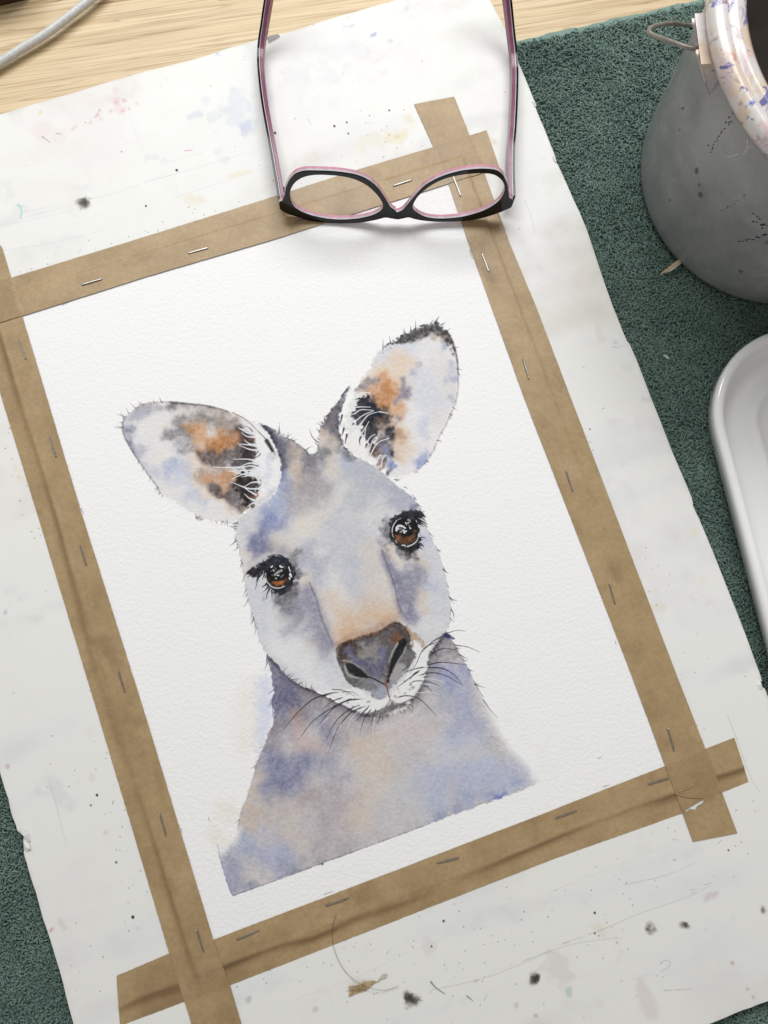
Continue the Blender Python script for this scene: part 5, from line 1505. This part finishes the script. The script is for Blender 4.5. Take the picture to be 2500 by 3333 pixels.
for i, (a, b, lv, lab) in enumerate(ST):
    z = .0001 + PAPER_T + lv * TAPE_T + .00012
    A, B = wpt(a, z), wpt(b, z)
    if st0 is None:
        o = st0 = bpy.data.objects.new('staple', me_st)
    else:
        o = st0.copy()
    C.objects.link(o)
    o.location = (A + B) / 2
    o.rotation_euler = (rnd.uniform(-.12, .12), rnd.uniform(-.02, .02), math.atan2(B[1] - A[1], B[0] - A[0]))
    o.scale = (np.linalg.norm(B - A) / .0128, 1, 1)
    tag(o, lab, 'staple', 'staples holding the tape')

# ================= eyeglasses =================
def gloss(name, col, rough=.12, **kw):
    m = NT(name)
    nf = m.noise(m.coords(), 260, 3)
    return m.done(m.ramp(nf, [(.3, tuple(x * .85 for x in col)), (.7, tuple(min(1, x * 1.12) for x in col))]), rough, None, **kw)


M_BLACK = gloss('black_acetate', (.003, .003, .004), .07, Specular_IOR_Level=.28)
M_INLAY = gloss('pale_grey_acetate', (.50, .47, .49), .18)
M_PINK = gloss('pink_acetate', (.19, .054, .105), .14, Specular_IOR_Level=.35)
M_ROSE = gloss('pale_rose_acetate', (.56, .27, .35), .14)
m = NT('clear_lens')
tr = m.n('ShaderNodeBsdfTransparent'); tr.inputs['Color'].default_value = (.985, .987, .985, 1)
gl = m.n('ShaderNodeBsdfGlossy'); gl.inputs['Roughness'].default_value = .10
sm = m.noise(m.coords(), 70, 4, .65)
fr = m.n('ShaderNodeMapRange'); m.l(sm, fr.inputs['Value']); fr.inputs['From Min'].default_value = .42; fr.inputs['From Max'].default_value = .72; fr.inputs['To Min'].default_value = .012; fr.inputs['To Max'].default_value = .075
mx = m.n('ShaderNodeMixShader')
m.l(fr.outputs[0], mx.inputs[0]); m.l(tr.outputs[0], mx.inputs[1]); m.l(gl.outputs[0], mx.inputs[2])
m.l(mx.outputs[0], m.t.nodes['Material Output'].inputs['Surface'])
M_LENS = m.m

GL, GR = zm(850, 480, 3.53), zm(1280, 480, 3.7705)
g_out = np.vstack([GR((60, 883), (100, 876), (190, 860), (250, 876), (350, 896), (500, 911), (650, 913), (820, 906), (1000, 886), (1150, 851), (1300, 801), (1400, 758), (1445, 736), (1462, 700), (1467, 655), (1442, 638), (1425, 610), (1416, 540), (1400, 450), (1370, 380), (1320, 320), (1250, 287), (1150, 275), (1050, 275), (950, 283), (850, 296), (720, 326), (600, 366), (500, 411), (400, 471), (320, 540), (260, 610), (200, 682), (150, 742), (110, 782), (60, 806), (10, 806)),
                   GL((1550, 740), (1500, 705), (1450, 630), (1400, 552), (1350, 482), (1280, 416), (1200, 365), (1100, 326), (1000, 305), (850, 286), (680, 278), (520, 277), (430, 296), (370, 330), (320, 386), (290, 450), (275, 520), (265, 570), (240, 622), (208, 640), (213, 680), (222, 712), (300, 762), (400, 792), (560, 842), (700, 860), (850, 868), (1000, 870), (1150, 862), (1300, 837), (1420, 808), (1490, 815), (1550, 825))])
h_l = GL((332, 560), (336, 500), (362, 440), (410, 385), (480, 345), (560, 323), (660, 314), (780, 318), (900, 328), (1020, 350), (1120, 385), (1220, 440), (1300, 510), (1360, 580), (1393, 640), (1398, 690), (1375, 735), (1290, 785), (1150, 822), (1000, 838), (850, 838), (700, 820), (560, 785), (450, 740), (370, 675))
h_r = GR((240, 740), (250, 690), (290, 620), (350, 555), (430, 490), (520, 435), (620, 390), (720, 360), (850, 335), (980, 320), (1080, 316), (1180, 322), (1260, 345), (1320, 390), (1355, 440), (1365, 500), (1355, 570), (1320, 640), (1270, 690), (1200, 740), (1100, 790), (980, 830), (850, 862), (700, 880), (560, 885), (430, 872), (330, 835), (270, 790))
LEAN = math.radians(9.0)
gp0 = wpt((1290, 727), .0014)
gu = np.array([math.cos(.017), math.sin(.017), 0])
gv = np.array([-math.sin(.017) * math.sin(LEAN), math.cos(.017) * math.sin(LEAN), math.cos(LEAN)])
gb = np.cross(gv, gu)          # from the front face to the back
if gb[1] < 0:
    gb = -gb


def g_hit(px):
    """frame coordinates (u, v) of a pixel on the gently curved front of the glasses"""
    p = np.atleast_2d(np.asarray(px, float))
    d = np.c_[(p[:, 0] - CX) / F_PX, (p[:, 1] - CY) / F_PX, np.ones(len(p))] @ RW
    off = np.zeros(len(p))
    for _ in range(8):
        o = gp0 + off[:, None] * gb
        s = ((o - cam_p) @ gb) / (d @ gb)
        w = cam_p + d * s[:, None] - gp0
        u, v = w @ gu, w @ gv
        off = .9 * u * u
    return np.c_[u, v]


def g_world(uv, t):
    return gp0 + uv[:, :1] * gu + uv[:, 1:] * gv + (.9 * uv[:, :1] ** 2 + t) * gb




def plate(name, loops, t0, t1, mat, parent, bev=.0003):
    vs, ed, k = [], [], 0
    for lp in loops:
        n = len(lp)
        vs += [Vector(p) for p in lp]
        ed += [(k + i, k + (i + 1) % n) for i in range(n)]
        k += n
    # a few inner points along u so that the plate can follow the curve
    ov, oe, of, _, _, _ = delaunay_2d_cdt(vs, ed, [], 1, 1e-7)
    uv = np.array([tuple(v) for v in ov])
    ctr = np.array([uv[list(f)].mean(0) for f in of])
    ok = inside(np.asarray(loops[0]), ctr)
    for lp in loops[1:]:
        ok &= ~inside(np.asarray(lp), ctr)
    of = [f for f, k in zip(of, ok) if k]
    A, B = g_world(uv, t0), g_world(uv, t1)
    n = len(uv)
    F_ = [tuple(f) for f in of] + [tuple(n + i for i in f)[::-1] for f in of]
    cnt = {}
    for f in of:
        for a, b in zip(f, list(f[1:]) + [f[0]]):
            cnt[(a, b)] = 1
    for a, b in cnt:
        if (b, a) not in cnt:
            F_.append((b, a, n + a, n + b))
    o = mesh(name, list(A) + list(B), F_, mat, parent, True)
    bmx = bmesh.new(); bmx.from_mesh(o.data); bmesh.ops.recalc_face_normals(bmx, faces=bmx.faces); bmx.to_mesh(o.data); bmx.free()
    weighted(o, 35)
    if bev:
        md = o.modifiers.new('bevel', 'BEVEL')
        md.width, md.segments, md.limit_method, md.angle_limit = bev, 3, 'ANGLE', math.radians(45)
    return o


for _ in range(5):                      # settle the lowest point of the brow on the paper tape
    uo, ul, ur = (g_hit(spline(x, 5, True)) for x in (g_out, h_l, h_r))
    low = g_world(uo, 0)[:, 2].min()
    d_ = gp0 / np.linalg.norm(gp0 - cam_p) - cam_p / np.linalg.norm(gp0 - cam_p)
    gp0 = gp0 + d_ * ((.0013 - low) / d_[2])
uo, ul, ur = (g_hit(spline(x, 5, True)) for x in (g_out, h_l, h_r))
print('glasses', uo.min(0), uo.max(0), g_world(uo, 0)[:, 2].min())
glasses = thing('eyeglasses', tuple(gp0), 'black and pink plastic eyeglasses standing upside down on the far edge of the painting', 'eyeglasses')
front = plate('frame_front', [uo, ul, ur], 0, .0008, M_BLACK, glasses, .00018)
plate('inlay', [uo, ul, ur], .00083, .0020, M_INLAY, glasses, 0)
plate('rear_layer', [uo, ul, ur], .00203, .0035, M_ROSE, glasses, .00025)
for hole in (ul, ur):
    c = hole.mean(0)
    lp = c + (hole - c) * 1.012
    o = plate('lens', [lp], .0012, .0022, M_LENS, glasses, 0)


def bar(name, path, lo, hi, hh, mat, parent, bev=.0003):
    """layer of a temple: lateral limits lo..hi, height hh along the path"""
    P = np.asarray(path, float)
    T = np.gradient(P, axis=0); T /= np.linalg.norm(T, axis=1)[:, None]
    Lat = np.c_[T[:, 1], -T[:, 0], np.zeros(len(P))]; Lat /= np.linalg.norm(Lat, axis=1)[:, None]
    Up = np.cross(Lat, T)
    V, Fc = [], []
    for p, l, u, h in zip(P, Lat, Up, hh):
        for a, b in ((lo, -.5), (hi, -.5), (hi, .5), (lo, .5)):
            V.append(p + l * a + u * b * h)
    for i in range(len(P) - 1):
        for k in range(4):
            Fc.append((i * 4 + k, i * 4 + (k + 1) % 4, (i + 1) * 4 + (k + 1) % 4, (i + 1) * 4 + k))
    Fc += [(3, 2, 1, 0), tuple((len(P) - 1) * 4 + k for k in range(4))]
    o = mesh(name, V, Fc, mat, parent, True)
    bmx = bmesh.new(); bmx.from_mesh(o.data); bmesh.ops.recalc_face_normals(bmx, faces=bmx.faces); bmx.to_mesh(o.data); bmx.free()
    weighted(o, 40)
    if bev:
        md = o.modifiers.new('bevel', 'BEVEL')
        md.width, md.segments, md.limit_method, md.angle_limit = bev, 3, 'ANGLE', math.radians(50)
    return o


T_L = [((921, 660), .0095), ((917, 644), .0092), ((905, 573), .0085), ((890, 490), .0078), ((863, 339), .0064), ((850.5, 226), .0058), ((851, 158), .0066), ((861, 90), .0120), ((875, 0), .0220), ((893, -110), .0340), ((910, -190), .0430)]
T_R = [((1661, 655), .0095), ((1662, 639), .0092), ((1660, 560), .0085), ((1662, 480), .0078), ((1668, 406), .0070), ((1673.5, 271), .0060), ((1671, 190), .0064), ((1662, 108), .0110), ((1650, 0), .0210), ((1634, -110), .0330), ((1618, -190), .0420)]
for pts, sgn in ((T_L, -1), (T_R, 1)):
    w = np.array([wpt(p, z) for p, z in pts])
    path = spl3(w, 8)
    L = np.r_[0, np.cumsum(np.linalg.norm(np.diff(path, axis=0), axis=1))]
    hh = np.interp(L / L[-1], [0, .1, .5, .75, 1], [.0085, .0080, .0060, .0052, .0062])
    # walking up the picture the right-hand side is +lateral
    f = lambda a, b: (a, b) if sgn > 0 else (-b, -a)
    core = bar('temple', path, *f(-.0019, .00030), hh, M_PINK, glasses, .0006)
    bar('temple_inlay', path, *f(.00033, .00072), hh * .98, M_INLAY, core, 0)
    bar('temple_outer', path, *f(.00075, .0020), hh * 1.02, M_BLACK, core, .0002)
    h0 = path[3] + np.array([-sgn * .0026, .0004, .001])
    d = path[8] - path[3]; d /= np.linalg.norm(d)
    V, Fc = tube([h0 - d * .001, h0, h0 + d * .008, h0 + d * .009], [.0004, .0013, .0011, .0003], 8)
    mesh('hinge', V, Fc, M_STEEL, core, True)

# ================= bucket =================
B_H = .1284
b0 = Z_PILE + .0004
m = NT('grey_plastic')
v = m.coords()
a = m.noise(v, 55, 5, .6); f2 = m.noise(v, 800, 3)
M_BUCKET = m.done(m.ramp(a, [(.3, (.225, .238, .242)), (.7, (.315, .322, .322))]), m.ramp(a, [(.3, (.17, .17, .17)), (.7, (.30, .30, .30))]), m.bump(f2, .00008, .4))
m = NT('dark_plastic')
M_DARK = m.done(m.ramp(m.noise(m.coords(), 40, 4), [(.3, (.17, .15, .135)), (.7, (.24, .215, .195))]), .6)


def mat_rim():
    m = NT('stained_white_plastic')
    v = m.coords()
    w = m.noise(v, 45, 5, .6)
    c = m.ramp(w, [(.3, (.54, .48, .45)), (.5, (.64, .60, .58)), (.75, (.72, .70, .69))])
    for sc, seed, th, col, k in ((38, (3, 1, 7), 0.545, (.62, .36, .36), .5), (46, (9, 4, 2), 0.60, (.09, .11, .42), .9), (30, (5, 8, 1), 0.54, (.62, .46, .30), .6), (26, (1, 6, 4), 0.53, (.52, .44, .52), .5), (95, (2, 2, 9), 0.62, (.08, .08, .28), .85), (60, (7, 3, 5), 0.625, (.52, .09, .17), .75), (75, (4, 9, 3), 0.615, (.25, .20, .22), .6)):
        mp = m.n('ShaderNodeVectorMath', operation='ADD')
        m.l(v, mp.inputs[0]); mp.inputs[1].default_value = seed
        nz = m.noise(mp.outputs[0], sc, 5, .62, .6)
        c = m.mix(m.ramp(nz, [(th, (0, 0, 0)), (th + .035, (k, k, k))]), c, col)
    return m.done(c, .22, m.bump(w, .0004, .25))


M_RIM = mat_rim()
bucket = thing('bucket', (*BK_C, b0), 'grey plastic bucket with paint-stained white rim and wire handle standing on the towel', 'bucket')
R0, R1 = BK_R, .0942
rz = lambda z: R0 + (R1 - R0) * (z - b0 - .006) / (B_H - .006)
prof = [(.0001, b0), (R0 - .006, b0), (R0 - .0022, b0 + .0008), (R0 - .0006, b0 + .0028), (R0, b0 + .006)]
prof += [(rz(b0 + z), b0 + z) for z in np.linspace(.02, B_H - .004, 8)]
prof += [(R1 - .0022, b0 + B_H - .004)]
lathe('bucket_wall', prof, BK_C, M_BUCKET, bucket)
lathe('bucket_interior', [(R1 - .0085, b0 + B_H - .007)] + [(rz(b0 + z) - .0026, b0 + z) for z in np.linspace(B_H - .02, .008, 6)] + [(.0001, b0 + .004)], BK_C, M_DARK, bucket)
rt = b0 + B_H
rp = [(R1 + .0003, rt - .0085), (R1 + .0050, rt - .0088), (R1 + .0072, rt - .0070), (R1 + .0078, rt - .0040), (R1 + .0070, rt - .0012), (R1 + .0050, rt + .0004), (R1 + .0022, rt + .0006), (R1 + .0004, rt - .0002), (R1 - .0006, rt - .0016),
      (R1 - .0014, rt - .0018), (R1 - .0022, rt - .0006), (R1 - .0046, rt - .0004), (R1 - .0076, rt - .0012), (R1 - .0098, rt - .0030), (R1 - .0106, rt - .0060), (R1 - .0098, rt - .0090), (R1 - .0030, rt - .0092)]
lathe('rim', rp, BK_C, M_RIM, bucket, 128)
# bracket for the handle, made of ribs on a plate
e_px = (2291, 158)
e_w = wpt(e_px, rt - .016)[:2] - BK_C
e_a = math.atan2(e_w[1], e_w[0])
er, et = np.array([math.cos(e_a), math.sin(e_a)]), np.array([-math.sin(e_a), math.cos(e_a)])


def ear_box(name, r0, r1, s0, s1, z0, z1, taper, par):
    V = []
    for z, rr in ((z0, r0 + taper), (z1, r1)):
        for r, s_ in ((rz(z) - .0015, s0), (rr, s0), (rr, s1), (rz(z) - .0015, s1)):
            p = BK_C + er * r + et * s_
            V.append((p[0], p[1], z))
    o = mesh(name, V, [(0, 1, 2, 3)[::-1], (4, 5, 6, 7), (0, 1, 5, 4), (1, 2, 6, 5), (2, 3, 7, 6), (3, 0, 4, 7)], M_RIM, par)
    md = o.modifiers.new('bevel', 'BEVEL'); md.width, md.segments = .0012, 3
    return o


ear = ear_box('handle_bracket', R1 - .001, R1 + .0105, -.0115, .0135, rt - .030, rt - .0086, -.0035, bucket)
ear_box('bracket_rib', R1 + .002, R1 + .0122, -.0105, -.0065, rt - .0275, rt - .0092, -.0030, ear)
ear_box('bracket_rib', R1 + .002, R1 + .0122, .0050, .0090, rt - .0275, rt - .0092, -.0030, ear)
# wire handle: out of the bracket, round a bend and back behind the bucket
hp = [wpt((2284, 157), rt - .0165), wpt((2262, 158), rt - .0165), wpt((2232, 152), rt - .018), wpt((2180, 134), rt - .022), wpt((2130, 116), rt - .027), wpt((2113, 104), rt - .029), wpt((2117, 93), rt - .032), wpt((2140, 83), rt - .037), wpt((2190, 76), rt - .048), wpt((2262, 78), rt - .062)]
hp = [np.array(p) for p in hp]
last = hp[-1][:2] - BK_C
la = math.atan2(last[1], last[0]); lr = np.linalg.norm(last)
print('handle clears the wall by', lr - rz(hp[-1][2]))
for k in range(1, 9):
    a = la - k * .26
    zz = hp[9][2] - .020 * math.sin(min(1, k / 5) * 1.57)
    r = max(rz(zz) + .0030, lr - .006 * k)
    hp.append(np.array([BK_C[0] + r * math.cos(a), BK_C[1] + r * math.sin(a), zz]))
V, Fc = tube(spl3(hp, 8), .00108, 12)
m = NT('old_wire')
nf = m.noise(m.coords(), 130, 4)
mesh('wire_handle', V, Fc, m.done(m.ramp(nf, [(.3, (.19, .17, .15)), (.7, (.36, .34, .31))]), .45, None, Metallic=.6), bucket, True)


def on_bucket(px, lift=.00015):
    p = np.atleast_2d(np.asarray(px, float))
    out = []
    for x, y in p:
        d = np.array([(x - CX) / F_PX, (y - CY) / F_PX, 1.]) @ RW
        lo = .2
        for s_ in np.linspace(.2, .6, 2400):
            w = cam_p + d * s_
            if np.linalg.norm(w[:2] - BK_C) <= rz(w[2]) + lift:
                break
        out.append(w)
    return np.array(out)


def fleck(pts, V, Fc):
    w = on_bucket(pts)
    k = len(V)
    V += [tuple(p) for p in w]
    Fc.append(tuple(range(k, k + len(w))))


KB, KC = zm(2050, 0, 3.6867), zm(2050, 450, 3.6867)
gk = np.random.default_rng(12)
marks = {'ink': ([], []), 'scratch': ([], []), 'drop': ([], [])}


def spot(kind, f, c, rx, ry=None, ang=0., n=7):
    ry = ry or rx
    c = f(c)[0]
    pts = []
    for k in range(n):
        a = 2 * math.pi * k / n
        r = gk.uniform(.7, 1.2) if kind != 'drop' else 1.0
        x, y = rx * math.cos(a) * r, ry * math.sin(a) * r
        pts.append(c + (x * math.cos(ang) - y * math.sin(ang), x * math.sin(ang) + y * math.cos(ang)))
    fleck(pts, *marks[kind])


for p in [(1235, 1340), (1235, 1365), (1190, 1410), (1190, 1470), (1185, 1495), (1215, 1460), (1150, 1470), (1135, 1545), (1100, 1580), (1095, 1600), (1065, 1635), (1045, 1660), (1050, 1690), (1020, 1700), (1000, 1740), (990, 1775), (985, 1795), (1380, 1480), (1385, 1510), (938, 1745), (598, 1558), (635, 1300), (970, 1830)]:
    spot('ink', KB, p, gk.uniform(1.2, 3.0), gk.uniform(2.0, 4.6), gk.uniform(.2, .9))
for p in [(1475, 905), (1510, 930), (1530, 945), (1560, 970), (1480, 1000), (1520, 1010), (1590, 1080), (1600, 1030), (1575, 1035), (1640, 1050), (1310, 1240), (1350, 1238), (1400, 1228), (1405, 1215), (1440, 1210), (1470, 1215), (1490, 1218), (1530, 1190), (1550, 1195), (1520, 1180), (1600, 1165), (1630, 1160), (1640, 1265), (1655, 1240), (1100, 865), (1140, 850), (1210, 812), (1255, 790), (1295, 752), (1370, 690), (1175, 826)]:
    spot('ink', KC, p, gk.uniform(2.0, 5.4), gk.uniform(1.0, 2.6), gk.uniform(-.6, .2))
for a, b in [((1640, 1150), (1590, 1172)), ((1560, 1025), (1640, 1055))]:
    spot('ink', KC, ((a[0] + b[0]) / 2, (a[1] + b[1]) / 2), 9, 3.2, -.2)
for f, a, b, w in [(KC, (1410, 10), (1410, 130), 2.2), (KC, (1410, 130), (1370, 180), 2.4), (KC, (1370, 180), (1290, 190), 1.6), (KC, (1290, 190), (1240, 215), 2.6), (KC, (1240, 215), (1160, 225), 1.8), (KC, (1460, 90), (1405, 140), 1.4), (KC, (1190, 230), (1240, 265), 1.2), (KC, (1240, 262), (1320, 240), 1.0), (KC, (1320, 240), (1360, 205), .9), (KC, (1170, 120), (1205, 190), .9), (KC, (1035, 90), (1022, 150), .8), (KC, (920, 205), (985, 180), .9)]:
    A, Bq = f(a)[0], f(b)[0]
    d = (Bq - A) / np.linalg.norm(Bq - A); nn = np.array([-d[1], d[0]])
    fleck([A - nn * w * .6, A + nn * w * .6, Bq + nn * w * .5, Bq - nn * w * .5], *marks['scratch'])
for p, rx, ry, a in [((800, 392), 6, 10.5, 0), ((845, 680), 7.5, 10, -.4), ((833, 560), 3, 7, -.4), ((480, 742), 3, 3.5, 0), ((1330, 1600), 7, 4, .6)]:
    spot('drop', KC, p, rx, ry, a, 12)
for k, (nm, mt) in {'ink': ('ink_flecks', plain('blue_black_ink', (.010, .011, .035), .5)), 'scratch': ('white_scratches', plain('scraped_plastic', (.62, .62, .60), .6)), 'drop': ('dried_drops', plain('dried_drop', (.115, .105, .085), .35))}.items():
    o = mesh(nm, marks[k][0], marks[k][1], mt, bucket)
    tag(o, kind='stuff')

# ================= white dish =================
m = NT('white_glaze')
nf = m.noise(m.coords(), 30, 3)
M_GLAZE = m.done(m.ramp(nf, [(.3, (.84, .845, .85)), (.7, (.87, .875, .88))]), .10, None, Coat_Weight=.5)
dprof = [(.012, D_Z), (.0050, D_Z + .0005), (.0022, D_Z + .0035), (.0008, D_Z + .0100), (.0000, D_Z + .0135), (.0004, D_Z + .0155), (.0016, D_Z + .0165), (.0034, D_Z + .0166), (.0050, D_Z + .0160), (.0060, D_Z + .0146), (.0068, D_Z + .0120), (.0082, D_Z + .0085), (.0104, D_Z + .0060), (.0135, D_Z + .0047), (.0170, D_Z + .0042), (.0258, D_Z + .0041), (.0274, D_Z + .0046), (.0288, D_Z + .0054), (.0302, D_Z + .0056), (.0318, D_Z + .0050), (.034, D_Z + .0034), (.037, D_Z + .0024), (.042, D_Z + .0021)]
V, Fc = [], []
for off, z in dprof:
    for p in dish_outline(off):
        V.append((p[0], p[1], z))
n = len(dish_outline(0))
for i in range(len(dprof) - 1):
    for k in range(n):
        Fc.append((i * n + k, i * n + (k + 1) % n, (i + 1) * n + (k + 1) % n, (i + 1) * n + k))
Fc.append(tuple((len(dprof) - 1) * n + k for k in range(n)))
Fc.append(tuple(range(n))[::-1])
dish = mesh('dish', V, Fc, M_GLAZE, None, True)
bmx = bmesh.new(); bmx.from_mesh(dish.data); bmesh.ops.recalc_face_normals(bmx, faces=bmx.faces); bmx.to_mesh(dish.data); bmx.free()
weighted(dish, 60)
tag(dish, 'white glazed rounded dish with raised rim lying on the green towel', 'dish')

# ================= small things =================
cz = Z_DESK + .0044
cp = [wpt(p, cz + dz) for p, dz in (((-160, 305), -.0012), ((0, 203), 0), ((75, 156), .0004), ((149, 110), .0008), ((241, 41), .0010), ((289, 3), .0012), ((360, -58), .0010), ((440, -130), .0004), ((520, -190), -.0010))]
V, Fc = tube(spl3(cp, 10), .0025, 16)
tag(mesh('cable', V, Fc, plain('grey_white_rubber', (.58, .58, .57), .38, .12, 500), None, True), 'pale grey cable running across the oak desk beside the board', 'cable')

bx = [wpt(p, Z_DESK)[:2] for p in ((-95, 44), (100, -3), (260, -290), (-260, -270))]
o = prism('wooden_box', bx, Z_DESK + .0002, Z_DESK + .03, plain('dark_brown_wood', (.050, .018, .008), .4, .3, 60), None, .0012)
tag(o, 'dark brown box at the corner of the desk beyond the pale cable', 'box')


def flake(name, f, pts, zs, mat, label, cat, th=.00012, parent=None):
    w = [wpt(p, z) for p, z in zip(f(*pts), zs)]
    k = len(w)
    V = [tuple(p) for p in w] + [(p[0], p[1], p[2] - th) for p in w]
    bm = bmesh.new()
    vs = [bm.verts.new(v) for v in V]
    top = bm.faces.new(vs[:k]); bot = bm.faces.new(vs[k:][::-1])
    for i in range(k):
        bm.faces.new((vs[(i + 1) % k], vs[i], vs[k + i], vs[k + (i + 1) % k]))
    bmesh.ops.triangulate(bm, faces=[top, bot])
    bmesh.ops.recalc_face_normals(bm, faces=bm.faces)
    me = bpy.data.meshes.new(name); bm.to_mesh(me); bm.free()
    o = link(name, me, mat, parent)
    return tag(o, label, cat) if label else o


m = NT('amber_film')
nf = m.noise(m.coords(), 420, 3)
M_AMBER = m.done(m.ramp(nf, [(.35, (.36, .24, .10)), (.7, (.66, .52, .32))]), .35, None, Alpha=.86)
scrap = thing('tape_scrap', (*wpt(Z8((640, 1185))[0])[:2], 0), 'torn crinkled scrap of amber tape on the board under the loose hair', 'tape scrap')
flake('folded_part', Z8, [(555, 1178), (600, 1174), (650, 1185), (652, 1200), (600, 1206), (558, 1206)], [.0022, .0030, .0026, .0012, .0006, .0010], M_AMBER, None, None, parent=scrap)
flake('flat_part', Z8, [(560, 1206), (610, 1203), (652, 1199), (600, 1217), (555, 1236)], [.0008, .0006, .0010, .0006, .0008], M_AMBER, None, None, parent=scrap)
flake('torn_part', Z8, [(600, 1174), (640, 1152), (690, 1148), (711, 1154), (692, 1166), (668, 1186), (652, 1199)], [.0026, .0014, .0008, .0006, .0006, .0008, .0010], M_AMBER, None, None, parent=scrap)
flake('torn_tail', Z8, [(708, 1155), (720, 1138), (740, 1112), (766, 1112), (758, 1132), (730, 1142), (714, 1158)], [.0007, .0009, .0010, .0012, .0009, .0008, .0006], plain('frosted_film', (.55, .52, .42), .4, .1), None, None, parent=scrap)

hz = [.0018, .0016, .0014, .0012, .0010, .0012, .0022, .0030, .0012, .0016]
hp2 = [wpt(p, z) for p, z in zip(Z8((487, 793), (472, 845), (467, 920), (485, 1000), (525, 1080), (580, 1140), (640, 1175), (700, 1195), (760, 1198), (825, 1178)), hz)]
V, Fc = tube(spl3(hp2, 8), .00010, 6)
tag(mesh('hair', V, Fc, plain('dark_hair', (.055, .045, .030), .4), None, True), 'single loose dark hair curving from the near tape over the board', 'hair')

M_SLIV = plain('torn_kraft', (.52, .40, .26), .8, .2, 700)
zt = Z_PILE + .0012
o = flake('paper_sliver', KC, [(640, 1422), (668, 1462), (612, 1488), (560, 1530), (510, 1566), (430, 1610), (358, 1642), (400, 1598), (470, 1540), (550, 1478)], [zt + .0025, zt + .0024, zt + .0022, zt + .002, zt + .0016, zt + .001, zt, zt + .0012, zt + .002, zt + .0025], M_SLIV,
          'torn sliver of brown paper on the towel touching the bucket', 'paper scrap', .0002)
flake('white_torn_edge', KC, [(616, 1490), (612, 1504), (560, 1545), (505, 1584), (440, 1614), (470, 1592), (520, 1562), (565, 1530)], [zt + .0021, zt + .002, zt + .0018, zt + .0014, zt + .0008, zt + .001, zt + .0014, zt + .0019], plain('white_paper_fibre', (.74, .70, .62), .9), None, None, .0002, o)
o = flake('lint', Z4, [(779, 262), (792, 262), (806, 272), (815, 289), (804, 284), (794, 276)], [zt + .001, zt + .002, zt + .0022, zt + .001, zt + .0016, zt + .0012], plain('white_fluff', (.62, .66, .64), .95), 'small white fluff of lint on the towel between board and dish', 'lint', .0004)
zz = .0011
o = flake('paper_tear', Z5, [(1016, 873), (1060, 842), (1130, 800), (1156, 792), (1140, 812), (1112, 828), (1098, 850), (1060, 848), (1030, 876)], [.0002, .0012, .0013, .0011, .0010, .0010, .0009, .0008, .0002], plain('torn_white_paper', (.72, .73, .73), .9, .06, 900),
          'white torn paper lip at the near right corner where the tape has ripped', 'torn paper', .00015)
# crinkled ridges where the two tapes cross at the near right corner
for pts in (((972, 752), (1000, 735), (1030, 722), (1060, 712), (1080, 692), (1092, 668), (1098, 650)), ((950, 742), (1010, 762), (1080, 772), (1150, 776))):
    w = [wpt(p, .0001 + PAPER_T + 2.4 * TAPE_T) for p in Z5(*pts)]
    V, Fc = tube(spl3(w, 5), .00026, 6, flat=.7)
    mesh('tape_crinkle', V, Fc, M_TAPE, [x for x in C.objects if x.name.startswith('paper_tape') and 'right edge' in x['label']][0], True)
